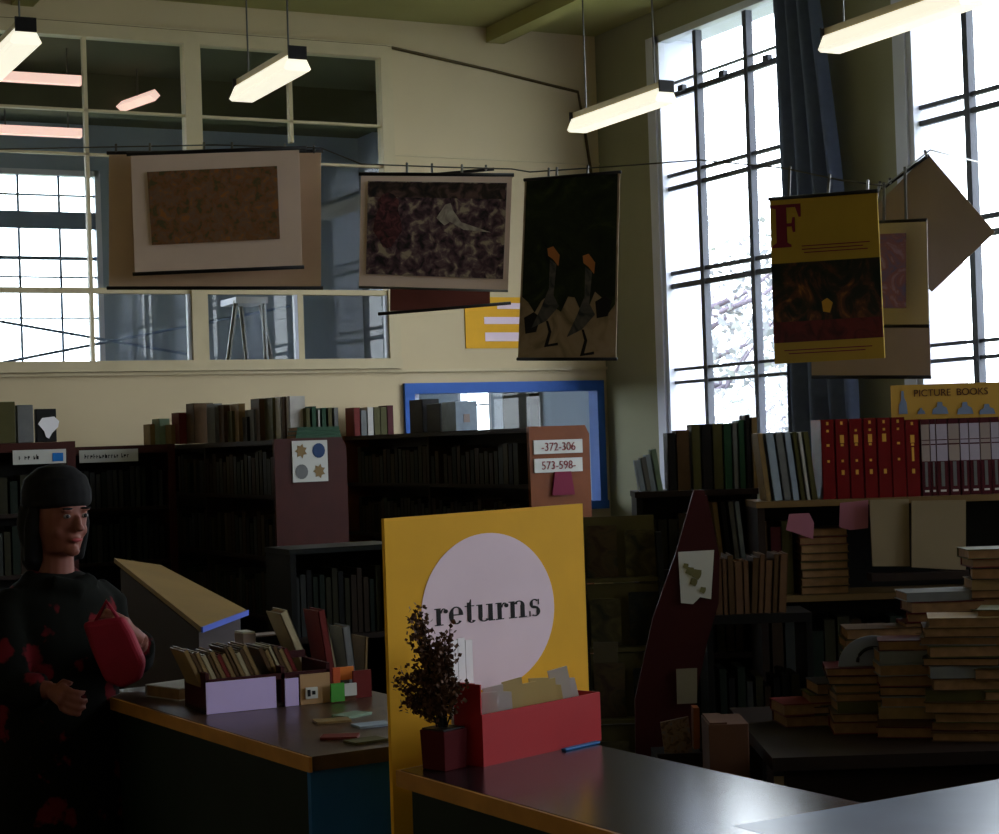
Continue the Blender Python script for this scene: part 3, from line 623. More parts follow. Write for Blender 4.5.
qd = Q(((878, 222), (927, 220), (929, 326), (878, 326)), (7.25, 7.1, 7.1, 7.25))
t = thing('hanging_print', (qd[3]+qd[2])/2, 'white-mounted grey and maroon picture half hidden by the yellow F poster', 'poster')
sheet(qd, (-.002, .002)).build('mount_card', mat('cool_mount_card', (168, 160, 160), .7, .04), t); rod(qd[0], qd[1], .0, .007, t); rod(qd[3], qd[2], .0, .007, t); cord(884, at(884, 221, 7.23), t); cord(905, at(906, 221, 7.18), t)
sheet(Q(((880, 234), (906, 233), (906, 308), (880, 308)), 7.1), (0, .002)).build('picture', art('plum_print', [(.35, (74, 64, 84)), (.5, (100, 60, 56)), (.65, (120, 104, 116))], 9, 2), t)
qd = Q(((770, 199), (877, 191), (885, 358), (775, 364)), (7.5, 7.0, 7.0, 7.5))
t = thing('hanging_poster', (qd[3]+qd[2])/2, 'yellow hanging poster with a large maroon letter F above a dark painting', 'poster')
YP = mat('mustard_paper', (176, 146, 56), .7, .05); sheet(qd, (-.002, .002)).build('paper', YP, t)
sheet(inset(qd, .0, 1, .395, .875), (.002, .003)).build('picture', art('dark_scene_print', [(.35, (16, 26, 20)), (.5, (40, 36, 26)), (.62, (92, 52, 34)), (.72, (150, 96, 40))], 7, 2), t)
sheet(inset(qd, .0, 1, .75, .875), (.003, .004)).build('red_band', art('dark_red_print', [(.35, (66, 22, 26)), (.6, (104, 34, 34))], 9, 2), t)
for uv in (((.0, .04), (.30, .04), (.30, .12), (.28, .12), (.25, .06), (.16, .06), (.16, .155), (.21, .155), (.22, .12), (.24, .12), (.24, .21), (.22, .21), (.21, .175), (.16, .175), (.16, .27), (.20, .285), (.20, .30), (.02, .30), (.02, .285), (.06, .27), (.06, .065), (.0, .055)),):
    onq(qd, uv, .004).build('letter_f', M['maroon'], t)
m_ = MB()
for k, (v, u0, u1) in enumerate(((.295, .3, .92), (.315, .3, .86), (.335, .32, .9), (.92, .1, .9), (.94, .14, .84))):
    onq(qd, [(u0, v), (u1, v), (u1, v+.006), (u0, v+.006)], .0035).build('print_line', M['maroon'], t)
onq(qd, [(.47, .64), (.52, .62), (.57, .65), (.54, .71), (.48, .70)], .0045).build('golden_figure', mat('golden_print_ink', (200, 150, 50), .7), t)
rod(qd[0], qd[1], .005, .008, t)
for px in (790, 830, 868): cord(px, lerp4(qd, (px-770)/107, 0), t)
# suspension line
LN = [at(-120, 150, 8.5)] + [at(*p) for p in LPX] + [on(1010, 170, 'x', W-.01)]
LN[0] = Vector((X0+.004, LN[1].y+2.2, LN[1].z))
tag(MB().tube(LN, .0035, 5).build('suspension_line', M['wire'], smooth=True), 'thin line strung across the room carrying the hanging pictures', 'line')
# E poster on the back wall
a = on(464, 297, 'y', D); e = on(540, 348, 'y', D)
t = thing('wall_sign', ((a.x+e.x)/2, D-.006, e.z), 'mustard yellow wall sign with three white bars behind the bird print', 'sign')
B(a.x, e.x, D-.008, D-.001, e.z, a.z).build('panel', M['yellow'], t)
for (x0, y0, x1, y1) in ((484, 317, 540, 324), (485, 332.5, 540, 341), (497, 303, 520, 309)):
    p = on(x0, y0, 'y', D-.008); r_ = on(x1, y1, 'y', D-.008); B(p.x, r_.x, D-.011, D-.008, r_.z, p.z).build('white_bar', M['lilac'], t)
# ================================================================ right-hand side, facing the camera
RZ = math.radians(-YAW); RV = Vector((math.cos(RZ), math.sin(RZ), 0)); DV = Vector((-RV.y, RV.x, 0))   # to the right / away
def base(px, py, d): p = at(px, py, d); return Vector((p.x, p.y, 0))
class Loc:
    """a frame turned towards the camera side of the room: x right, y away"""
    def __init__(s, px, py, d, rz=RZ): s.o = base(px, py, d); s.rz = rz; s.r = Vector((math.cos(rz), math.sin(rz), 0)); s.a = Vector((-s.r.y, s.r.x, 0))
    def w(s, x, y, z=0): return s.o+s.r*x+s.a*y+Vector((0, 0, z))
    def thing(s, name, label, cat, group=None): s.t = thing(name, s.o, label, cat, group, s.rz); return s.t
    def X(s, px, py, y=0):             # local x of the point seen at a pixel, on the plane local y
        r = ray(px, py); c = Vector((0, 0, CZ)); t = (s.o+s.a*y-c).dot(s.a)/r.dot(s.a); return (c+r*t-s.o).dot(s.r)
    def Z(s, px, py, y=0):
        r = ray(px, py); c = Vector((0, 0, CZ)); t = (s.o+s.a*y-c).dot(s.a)/r.dot(s.a); return (c+r*t).z
def lb(mb, name, mt, t, **k): return mb.build(name, mt, t, keep=True, **k)   # local part
def shelf_unit(L, x0, x1, dp, h, zs, label, side, shelfm, cat='bookcase', name='bookcase', topm=None, back=True):
    t = L.thing(name, label, cat)
    lb(B(x0, x0+.025, 0, dp, 0, h-.022), 'side_panel', side, t); lb(B(x1-.025, x1, 0, dp, 0, h-.022), 'side_panel', side, t)
    lb(B(x0-.005, x1+.005, -.008, dp, h-.022, h), 'top_board', topm or shelfm, t)
    if back: lb(B(x0+.025, x1-.025, dp-.012, dp, .05, h-.022), 'back_panel', M['dark'], t)
    for z in zs: lb(B(x0+.025, x1-.025, .0, dp-.012, z-.022, z), 'shelf', shelfm, t)
    lb(B(x0+.025, x1-.025, .02, .035, 0, .07), 'plinth', side, t)
    return t
tshelf = mat('worn_tan_shelf', (112, 88, 54), .5, .12, 10)
# --- bookcase with the red encyclopaedias
R = Loc(758, 498, 6.35)
zt = R.Z(860, 498.5, 0); z2 = 1.035
xr0, xr1 = R.X(757, 500), R.X(1003, 500)+.35
rb = shelf_unit(R, xr0, xr1, .27, zt, (z2, .70, .36), 'low wooden bookcase carrying the red encyclopaedia set on its top', M['shelf'], tshelf)
def stand(px0, px1, ty, L, y, z, mt, label, group=None, d=.2, lean=0, parts=True, name='book', cat='book', w=None):
    a = L.X(px0, ty, y); e = L.X(px1, ty, y); zz = L.Z((px0+px1)/2, ty, y); p = L.w((a+e)/2, y)
    return book(p.x, p.y, z, L.rz, w or (e-a-.002), zz-z, d, mt, label, group, lean, parts, name=name, cat=cat)
RED = mat('deep_red_binding', (104, 6, 14), .35, .08, 20); WM_ = mat('white_dust_jacket', (170, 160, 176), .5, .06, 20); MR = mat('maroon_binding', (74, 22, 32), .4, .1, 20)
for i in range(7):
    x0 = 820+i*14.1; o = stand(x0, x0+14.1, 418.5, R, .02, zt, RED, 'red encyclopaedia volume with gold lettering, %s from the left' % ORD[i], 'red encyclopaedia set', .2)
    h = max(v.co.z for v in o.data.vertices)
    for (a_, b_, wd) in ((.93, .97, .008), (.84, .87, .008), (.70, .80, .014), (.66, .69, .010), (.46, .49, .008), (.30, .36, .010)):
        if (i+int(a_*100)) % 5 == 0: continue
        c = B(-wd/2, wd/2, -.0008, 0, h*a_, h*(.64 if i == 6 and a_ == .46 else b_)).mesh('gold_lettering', M['gold']); q = bpy.data.objects.new('gold_lettering', c); COL.objects.link(q); q.parent = o
for i, wd in enumerate((9, 6, 12, 12, 9, 11, 11, 9, 11, 11, 12)):
    x0 = 920+sum((9, 6, 12, 12, 9, 11, 11, 9, 11, 11, 12)[:i]); 
    o = stand(x0, x0+wd, 418, R, .03, zt, MR, 'maroon and pale grey volume, %s in the row right of the red set' % ORD[i], 'maroon and grey volumes', .2)
    h = max(v.co.z for v in o.data.vertices); ww = max(v.co.x for v in o.data.vertices)
    c = MB(); c.box(-ww*.95, ww*.95, -.0008, 0, h*.45, h*.93); lbm = c.mesh('spine_panel', WM_ if i % 3 else M['grey']); q = bpy.data.objects.new('spine_panel', lbm); COL.objects.link(q); q.parent = o
    for z_a, z_b in ((.66, .675), (.72, .73)): q = bpy.data.objects.new('spine_band', B(-ww*.9, ww*.9, -.0016, -.0008, h*z_a, h*z_b).mesh('spine_band', MR)); COL.objects.link(q); q.parent = o
    q = bpy.data.objects.new('spine_stripe', B(-ww*.3, ww*.3, -.0010, 0, h*.12, h*.44).mesh('spine_stripe', PAL['grey'])); COL.objects.link(q); q.parent = o
    c = MB(); c.box(-ww*.5, ww*.5, -.0012, 0, h*.05, h*.075); lbm = c.mesh('spine_label', M['white']); q = bpy.data.objects.new('spine_label', lbm); COL.objects.link(q); q.parent = o
ln = [(763, 769, 'tan'), (771, 780, 'paleblue'), (781, 789, 'grey'), (790, 797, 'paleblue'), (798, 803, 'olive'), (804, 808, 'white'), (809, 815, 'olive')]
for i, (a_, e_, cl) in enumerate(ln):
    x = a_+(e_-a_)/2+2
    aa = R.X(a_, 470); ee = R.X(e_, 470); p = R.w((aa+ee)/2+.012, .03)
    book(p.x, p.y, zt, RZ, ee-aa-.003, .243, .16, PAL[cl], '%s book leaning left, %s in the row left of the red encyclopaedias' % (cl.replace('pale', 'pale '), ORD[i]), 'leaning books beside the red set', math.radians(-6), True)
# picture books banner
a = at(891, 385, 6.45); q = Loc(891, 385, 6.61)
x0, x1, za, zb = q.X(891, 400), q.X(1015, 400), q.Z(950, 415), q.Z(950, 383.5)
t = q.thing('picture_books_sign', 'long yellow sign reading picture books above the maroon volumes', 'sign'); MUS = mat('dim_mustard_card', (186, 146, 64), .7, .05)
lb(B(x0, x1, 0, .006, zt+.002, zb), 'board', MUS, t)
for wd_, px in (('PICTURE', 932), ('BOOKS', 972)): text(wd_, .036, M['brownbox'], t, 'lettering', q.w(q.X(px, 392), -.003, q.Z(950, 392.5)), face_rot(q.r, (0, 0, 1)), .0008, .98)
for i, px in enumerate((903, 921, 940, 965, 987)):
    x = q.X(px, 408); z = q.Z(px, 414); hh = q.Z(px, (391, 408, 402, 402, 404)[i])-z; s_ = (.016, .014, .03, .03, .03)[i]
    lb(MB().prism([(x-s_, -.003, z), (x+s_, -.003, z), (x+s_*.8, -.003, z+hh*.5), (x+s_*.3, -.003, z+hh*.7), (x+s_*.25, -.003, z+hh), (x-s_*.3, -.003, z+hh), (x-s_*.4, -.003, z+hh*.6), (x-s_*.9, -.003, z+hh*.4)], (0, .002, 0)), 'figure', M['bluegrey'], t)
# cards and sheets taped to the shelf edge
def taped(px, L, mt, label, cat='card', name='card', y=-.02, th=.003, group=None):
    pts = [L.w(L.X(x, yy, y), y, L.Z(x, yy, y)) for x, yy in px]; o = MB().prism(pts, L.a*(-th)).build(name, mt); return tag(o, label, cat, group)
taped([(789, 514), (809, 513), (814, 523), (813, 539), (786, 530)], R, M['pink'], 'small pink card taped under the shelf, left one', y=-.0085)
taped([(840, 503), (868, 500), (868, 528), (850, 530), (839, 527)], R, M['pink'], 'larger pink card taped under the shelf beside the beige folders', y=-.0085)
FB = mat('beige_folder', (134, 118, 92), .8, .06)
taped([(869, 500), (908, 499), (909, 566), (872, 566)], R, FB, 'beige folder standing face out on the bookcase, left one', 'folder', 'folder', y=-.035, th=.012)
taped([(911, 501), (965, 500), (965, 570), (911, 567)], R, FB, 'wider beige folder standing face out on the bookcase, right one', 'folder', 'folder', y=-.055, th=.012)
# a low ledge carries the folders
e_ = [R.X(866, 568, 0), R.X(1003, 568, 0)]; zl = R.Z(930, 570.5, -.06)
tag(MB().hexa([tuple(R.w(x, y, z)) for z in (zl-.03, zl-.004) for x, y in ((e_[0], -.09), (e_[1], -.09), (e_[1], -.01), (e_[0], -.01))]).build('book_ledge', M['shelf']), 'dark ledge under the beige folders on the bookcase front', 'ledge')
for i, px in enumerate((756, 770, 781)):
    stand(px, px+11, 522+(i % 2)*6, R, .05, z2, (PAL['brown'], PAL['maroon'], PAL['olive'])[i], 'dim book, %s of three under the leaning pale books' % ORD[i], 'shadowed books on the second shelf')
for i in range(8):
    p = R.w(R.X(826, 580), .11); flat_book(p.x, p.y, z2+.001+.029*i, RZ+.02*(i % 3), .17, .18, .027, PAL[('brown', 'tan', 'brown', 'olive', 'brown', 'tan', 'red', 'brown')[i]], 'book in the flat pile under the smaller pink card, %s from the bottom' % ORD[i], 'flat pile on the second shelf')
shelved_rest(*R.w(xr0+.04, .04).xy, .70, RZ, xr1-xr0-.1, 24, (.2, .27), .18)
# --- darker bookcase farther left
L2 = Loc(656, 492, 6.9); zt2 = L2.Z(700, 490); xa, xb = L2.X(636, 490), L2.X(757, 490)
shelf_unit(L2, xa, xb, .26, zt2, (1.10, .78, .42), 'dark bookcase left of the encyclopaedias holding a row of dark volumes', M['dark'], M['shelf'])
row = [(667, 675, 432, 'black'), (676, 689, 430, 'brown'), (691, 700, 424, 'olive'), (701, 711, 423, 'black'), (712, 722, 423, 'olive'), (723, 731, 424, 'green'), (732, 737, 422, 'grey'), (738, 744, 420, 'green'), (745, 750, 416, 'black'), (751, 757, 416, 'tan')]
for i, (a_, e__, ty, cl) in enumerate(row):
    stand(a_, e__, ty, L2, .03, zt2, PAL[cl], '%s volume, %s from left in the dark row before the tall window' % (cl, ORD[i]), 'dark row before the tall window', .18)
for i, (a_, e__, cl) in enumerate(((639, 645, 'paleblue'), (646, 650, 'grey'), (651, 655, 'paleblue'), (656, 663, 'palegreen'))):
    p = L2.w(L2.X((a_+e__)/2, 470)+.004, .03); book(p.x, p.y, zt2, RZ, .02, .12+.012*i, .12, PAL[cl], 'small pale booklet left of the dark volumes, %s of the four' % ORD[i], 'pale booklets', math.radians(-8), True, cat='booklet', name='booklet')
for i, px in enumerate((719, 727, 735, 741)):
    p = L2.w(L2.X(px, 520)+.01, .02); book(p.x, p.y, 1.10, RZ, .018, L2.Z(px, 499)-1.115, .18, PAL[('tan', 'black', 'grey', 'paleblue')[i]], 'thin upright book, %s of four under the dark volumes' % ORD[i], 'thin books under the dark row', math.radians(-5), True)
shelved(*L2.w(xa+.04, .04).xy, 1.10, RZ, .2, 5, 'shadowed book left of the thin pale ones on the dark bookcase', 'shadowed books on the dark bookcase', (.18, .22), .18)
shelved_rest(*L2.w(xa+.04, .04).xy, .78, RZ, xb-xa-.1, 10, (.2, .26), .18)
# --- book trolley with brown page edges, and the sloping red display end
T = Loc(710, 615, 5.85); zc = T.Z(745, 614.5); ta, tb = T.X(706, 615), T.X(812, 615)
t = T.thing('book_trolley', 'dark book trolley holding brown paperbacks beside the red display stand', 'trolley')
lb(B(ta, tb, 0, .24, zc-.03, zc), 'top_shelf', M['dark'], t); lb(B(ta, tb, 0, .24, .55, .58), 'bottom_shelf', M['shelf'], t)
for x in (ta, tb-.02): lb(B(x, x+.02, 0, .24, .08, zc+.06 if x == ta else zc-.03), 'side_panel', M['dark'], t)
for x in (ta+.03, tb-.05):
    for y in (.04, .2): lb(MB().lathe([(.001, .0), (.03, .0), (.035, .02), (.035, .04), (.02, .08), (.001, .08)], (x, y, 0), 12), 'caster', M['black'], t, smooth=True)
PG = mat('brown_paper_edge', (96, 68, 44), .8, .12, 30); x = 708
for i in range(11):
    wd = (6, 8, 5, 7, 9, 6, 7, 6, 8, 6, 9)[i]; ty = 556+(0, 3, 2, 0, 4, 6, 2, 0, 5, -2, -3)[i]
    if x+wd > 790: break
    stand(x, x+wd-.5, ty, T, .02, zc, PG if i % 3 else PAL['brown'], 'tan-brown paperback upright on the trolley, %s from the left' % ORD[i], 'paperbacks on the trolley', .17, 0 if i < 6 else math.radians(4), True); x += wd
shelved_rest(*T.w(ta+.04, .04).xy, .58, RZ, tb-ta-.08, 9, (.2, .27), .17)
E_ = Loc(690, 620, 5.7); t = E_.thing('display_stand', 'dark red sloping display stand with a floral card pinned on it', 'display stand')
def LP(L, pts, y): return [(L.X(px, py, y), y, L.Z(px, py, y)) for px, py in pts]
pz = LP(E_, [(694, 490), (704, 490), (717, 552), (716, 600), (704, 640), (692, 700), (691, 765), (632, 765), (635, 700), (653, 618), (676, 553)], 0)
for k in (6, 7): pz[k] = (pz[k][0], 0, .0)
lb(MB().prism(pz, (0, .02, 0)), 'end_panel', M['dred'], t)
pz2 = [(x+.02, 0, z-.02 if z > .1 else 0) for x, y, z in pz]
lb(MB().prism([(x, .10, z) for x, y, z in pz2], (0, .02, 0)), 'rear_end_panel', M['dred'], t)
zz = [p[2] for p in pz]
for k, z in enumerate((.25, .6, .95)): lb(B(pz[7][0]+.03+.04*k, pz[6][0]-.01, .02, .10, z, z+.02), 'shelf', M['shelf'], t)
cd = taped([(678, 552), (714, 550), (711, 599), (700, 597), (693, 604), (681, 603)], E_, M['labelw'], 'off-white card with an olive flower drawing pinned on the red display stand', y=-.004)
g = MB(); 
for (px, py, r_) in ((690, 571, .012), (697, 574, .014), (694, 582, .011), (703, 590, .009), (686, 566, .008)):
    c_ = E_.w(E_.X(px, py, -.008), -.008, E_.Z(px, py, -.008)); n = 9
    g.prism([c_+E_.r*(r_*(1+.35*(k % 2))*math.cos(k*.698))+Vector((0, 0, r_*(1+.35*(k % 2))*math.sin(k*.698))) for k in range(n)], E_.a*(-.001))
g.build('flower_drawing', mat('olive_drawing', (112, 108, 70), .7), cd)
taped([(676, 669), (697, 668), (697, 703), (677, 704)], E_, mat('dim_pale_card', (126, 118, 100), .7), 'small greyish card low on the red display stand', y=-.004)
# --- magazine rack between the yellow board and the red stand
G = Loc(600, 620, 6.3); gx0, gx1 = G.X(585, 620), G.X(672, 620); t = G.thing('magazine_rack', 'dim tiered magazine rack between the yellow board and red stand', 'rack')
for x in (gx0, gx1-.02): lb(MB().prism([(x, -.05, 0), (x, .35, 0), (x, .35, 1.26), (x, .30, 1.26), (x, -.05, .5)], (.02, 0, 0)), 'side_panel', M['dark'], t)
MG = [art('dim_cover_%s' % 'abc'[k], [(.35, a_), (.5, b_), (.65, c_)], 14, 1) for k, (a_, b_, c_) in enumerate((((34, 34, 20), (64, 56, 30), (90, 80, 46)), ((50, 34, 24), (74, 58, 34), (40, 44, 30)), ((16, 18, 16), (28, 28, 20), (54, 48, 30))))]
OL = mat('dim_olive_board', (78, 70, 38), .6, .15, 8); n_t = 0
for k in range(4):
    z = .38+.24*k; y = -.03+.10*k
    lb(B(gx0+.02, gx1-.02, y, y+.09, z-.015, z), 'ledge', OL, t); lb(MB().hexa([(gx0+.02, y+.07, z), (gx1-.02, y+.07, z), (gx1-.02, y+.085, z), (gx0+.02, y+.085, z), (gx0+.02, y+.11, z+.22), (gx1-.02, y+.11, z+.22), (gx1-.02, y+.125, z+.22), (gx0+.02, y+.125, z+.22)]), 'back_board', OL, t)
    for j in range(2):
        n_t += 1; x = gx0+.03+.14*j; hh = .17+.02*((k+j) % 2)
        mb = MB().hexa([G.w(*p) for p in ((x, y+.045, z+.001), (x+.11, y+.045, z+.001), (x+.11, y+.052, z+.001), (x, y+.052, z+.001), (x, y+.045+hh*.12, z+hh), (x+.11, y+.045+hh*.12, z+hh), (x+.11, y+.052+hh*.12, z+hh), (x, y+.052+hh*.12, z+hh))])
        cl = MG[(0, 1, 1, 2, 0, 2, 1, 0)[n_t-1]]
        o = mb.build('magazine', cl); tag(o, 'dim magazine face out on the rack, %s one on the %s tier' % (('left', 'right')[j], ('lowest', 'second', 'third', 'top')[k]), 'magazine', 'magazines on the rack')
taped([(593, 642), (618, 642), (618, 662), (594, 663)], Loc(600, 650, 6.1), mat('dim_label', (120, 116, 108), .7), 'small pale card on the magazine rack right of the yellow board', y=0)
# --- work table heaped with books, right
K = Loc(840, 715, 5.0); zk = .76; t = K.thing('work_table', 'dark wooden work table under the heap of books', 'table')
kx0, kx1 = K.X(758, 760), K.X(1000, 760)+.5
lb(B(kx0, kx1, -.28, .62, zk-.035, zk), 'tabletop', M['shelf'], t); lb(B(kx0+.06, kx1-.06, -.22, -.20, zk-.13, zk-.035), 'apron', M['shelf'], t)
for x in (kx0+.04, kx1-.08):
    for y in (-.24, .54): lb(B(x, x+.045, y, y+.045, 0, zk-.035), 'leg', M['shelf'], t)
rnd = random.Random(11)
CV = [PAL[k] for k in ('brown', 'olive', 'red', 'tan', 'black', 'brown', 'maroon', 'olive', 'brown', 'grey')]
cols = [(866, .12, 7, .22, 'leftmost'), (915, .02, 9, .3, 'second'), (966, -.06, 12, .38, 'third'), (1014, -.08, 12, .45, 'fourth')]
def pile(px, y, n, rz, nm, where, L0=.21, tt=(.022, .034), up=0, pal=CV, group='heap of books on the work table'):
    z = zk+.0005+up; xx = K.X(px, 700, y)
    for i in range(n):
        L = rnd.uniform(L0-.02, L0+.015); dd = rnd.uniform(.13, .16); th = rnd.uniform(*tt); p = K.w(xx+rnd.uniform(-.012, .012), y+rnd.uniform(-.01, .01))
        rot = RZ+rz+rnd.uniform(-.13, .13)
        flat_book(p.x, p.y, z, rot, L, dd, th, (mt_ := rnd.choice(pal)), '%s book, %s from bottom, %s pile %s' % (mt_.name[5:], ORD[i], nm, where), group, rnd.random() < .2); z += round(th, 3)+.0005
    return z
tops = [pile(px, y, n, -rz*.5, nm, 'at the front of the work table', .20) for px, y, n, rz, nm in cols]
for (px, y, n, nm) in ((880, .30, 10, 'left'), (944, .28, 13, 'middle'), (1008, .26, 17, 'right')):
    pile(px, y, n, -.1, nm, 'at the back of the work table', .22)
for i, (px, n) in enumerate(((808, 2), (842, 4))):
    pile(px, .28, n, .05, ('lower', 'higher')[i], 'of the two left of the heap', .19)
p = K.w(K.X(872, 620, .08), .08); z = tops[0]
t = thing('book_end', p+Vector((0, 0, z)), 'pale grey half-round plate lying against the books on the left pile', 'bookend', rz=RZ-.05)
lb(MB().prism([(.085*math.cos(a)*1.15, 0, .085*math.sin(a)) for a in [k*math.pi/18 for k in range(19)]], (0, .006, 0)), 'plate', mat('grey_enamel', (120, 126, 140), .35, .05), t, bevel=.001)
lb(MB().tube([(.045*math.cos(a), -.004, .012+.04*math.sin(a)) for a in [k*math.pi/12 for k in range(13)]], .005, 6), 'dark_arch', M['ink'], t)
lb(B(-.08, .08, 0, .07, 0, .003), 'foot_plate', mat('grey_enamel_foot', (110, 114, 124), .4, .05), t)
# white-covered paperbacks on the right back pile
rp = K.w(K.X(1010, 600, .26), .26)
# cartons standing on the floor side of the table
for (pp, lbn, nm, mt, d) in (([(709, 724), (749, 725), (748, 790), (711, 790)], 'tall brown cardboard carton standing behind the counter beside the work table', 'carton', M['brownbox'], .18), ):
    y = -.20; x0 = K.X(pp[0][0], 740, y); x1 = K.X(pp[1][0], 740, y); z1 = K.Z(733, 724, y)
    o = MB().hexa([K.w(x, yy, z) for z in (0, z1) for x, yy in ((x0, y), (x1, y), (x1, y+d), (x0, y+d))]).build(nm, mt, bevel=.002); tag(o, lbn, 'box')
    MB().hexa([K.w(x, yy, z) for z in (z1, z1+.004) for x, yy in ((x0+.004, y+.004), ((x0+x1)/2-.003, y+.004), ((x0+x1)/2-.003, y+d-.004), (x0+.004, y+d-.004))]).build('flap', mt, o)
PC = Loc(675, 740, 5.35); pcard = taped([(660, 722), (688, 716), (692, 751), (665, 757)], PC, art('faded_picture_card', [(.35, (70, 54, 40)), (.5, (120, 96, 78)), (.65, (90, 92, 96))], 30, 2), 'faded picture-book cover propped low beside the red stand', 'picture book', 'picture_book', y=-.06, th=.01)
t = PC.thing('book_box', 'dark low box of picture books at the foot of the red stand', 'box')
xx0, xx1 = PC.X(655, 760), PC.X(702, 760); zb_ = PC.Z(680, 757, -.06)
lb(B(xx0, xx1, -.08, .14, 0, zb_-.002), 'box_body', M['dark'], t); lb(B(xx0, xx1, -.09, -.08, 0, zb_+.015), 'front_lip', M['shelf'], t)
st = taped([(691, 705), (697, 705), (698, 745), (692, 746)], PC, M['orange'], 'narrow orange-brown book spine beside the faded picture-book cover', 'book', 'book', y=-.03, th=.06)
# ================================================================ counters
CU = Vector((.997, .077, 0)); CVv = Vector((-.077, .997, 0)); P0 = Vector((1.58, 3.628, 0)); TZ = .90
def C(u, v, z=0): return P0+CU*u+CVv*v+Vector((0, 0, z))
def slab(mb, uv, z0, z1, m=0): mb.prism([C(u, v, z0) for u, v in uv], (0, 0, z1-z0), m); return mb
wd = .50; sk = .30                      # width; the end is cut on the slant of the board
t = thing('counter', C(.25, -.8), 'dark polished counter top with tan edge where the red box stands', 'counter')
slab(MB(), [(0, 0), (0, -1.6), (.187, -1.6), (.187, -.908), (wd, -.908), (wd, .13)], TZ-.034, TZ).build('worktop', M['top'], t)
slab(MB(), [(-.008, .0), (-.008, -1.6), (-.0005, -1.6), (-.0005, .0)], TZ-.036, TZ-.001).build('edge_strip', M['edge'], t)
slab(MB(), [(-.008, .009), (-.008, .0005), (.0, .0005), (wd, .1305), (wd, .14)], TZ-.036, TZ-.001).build('edge_strip', M['edge'], t)
slab(MB(), [(.02, -.01), (.02, -1.6), (.18, -1.6), (.18, -.93), (wd-.03, -.93), (wd-.03, .09)], 0, TZ-.034).build('cabinet', M['green'], t)
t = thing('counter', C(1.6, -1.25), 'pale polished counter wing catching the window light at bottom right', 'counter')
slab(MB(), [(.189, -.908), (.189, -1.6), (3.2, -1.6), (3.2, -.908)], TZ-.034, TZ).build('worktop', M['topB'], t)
slab(MB(), [(.55, -.95), (.55, -1.58), (3.18, -1.58), (3.18, -.95)], 0, TZ-.034).build('cabinet', M['green'], t)
# second desk
Q0 = Vector((1.484, 3.912, 0)); 
def C2(u, v, z=0): return Q0+CU*u+CVv*v+Vector((0, 0, z))
def slab2(uv, z0, z1): return MB().prism([C2(u, v, z0) for u, v in uv], (0, 0, z1-z0))
t = thing('issue_desk', C2(.3, .9), 'dark desk with brown top and dark blue end panel left of the yellow board', 'desk'); DW = .62; DL = 1.5
dtop = mat('worn_brown_top', (66, 46, 34), .3, .25, 18, spec=.6)
slab2([(0, 0), (DW, .0), (DW, DL), (0, DL)], TZ-.034, TZ).build('worktop', dtop, t)
slab2([(-.008, -.0), (-.0005, -.0), (-.0005, DL), (-.008, DL)], TZ-.036, TZ-.001).build('edge_strip', M['edge'], t)
slab2([(.02, .03), (DW-.02, .03), (DW-.02, DL-.02), (.02, DL-.02)], 0, TZ-.034).build('cabinet', M['green'], t)
slab2([(.0, .012), (DW, .012), (DW, .0295), (.0, .0295)], 0, TZ-.035).build('end_panel', M['navy'], t)
# ---------------------------------------------------------------- returns board
ba = math.radians(9); bd = Vector((math.cos(ba), math.sin(ba), 0)); bn = Vector((bd.y, -bd.x, 0)); bl = Vector((1.548, 3.735, 0))
def bx(px, py, off=0):                # board coordinates of a pixel
    r = ray(px, py); c = Vector((0, 0, CZ)); o = bl+bn*off; tt = (o-c).dot(bn)/r.dot(bn); p = c+r*tt-o; return p.dot(bd), p.z
sL, _ = bx(388, 640); sR, _ = bx(586.5, 620); _, zL = bx(381, 519); _, zR = bx(583, 503.5)
t = thing('returns_board', bl+bd*((sL+sR)/2), 'tall yellow board with a white disc reading returns', 'sign')
def bp(s, z, off=0): return bl+bd*s+bn*off+Vector((0, 0, z))
MB().prism([bp(sL, 0), bp(sR, 0), bp(sR, zR), bp(sL, zL)], bn*-.012).build('panel', M['yellow'], t)
cs0, cz0 = bx(421, 611); cs1, _ = bx(554, 611); _, cza = bx(487, 533); _, czb = bx(487, 690)
cc = ((cs0+cs1)/2, (cza+czb)/2); ra, rb_ = (cs1-cs0)/2, (cza-czb)/2
MB().prism([bp(cc[0]+ra*math.cos(k*math.pi/36), cc[1]+rb_*math.sin(k*math.pi/36), .0002) for k in range(72)], bn*.0012).build('white_disc', M['lilac'], t)
for s in (sL+.08, sR-.08): MB().prism([bp(s, 0, -.012), bp(s, 0, -.05), bp(s, .25, -.012)], bd*.015).build('foot', M['shelf'], t)
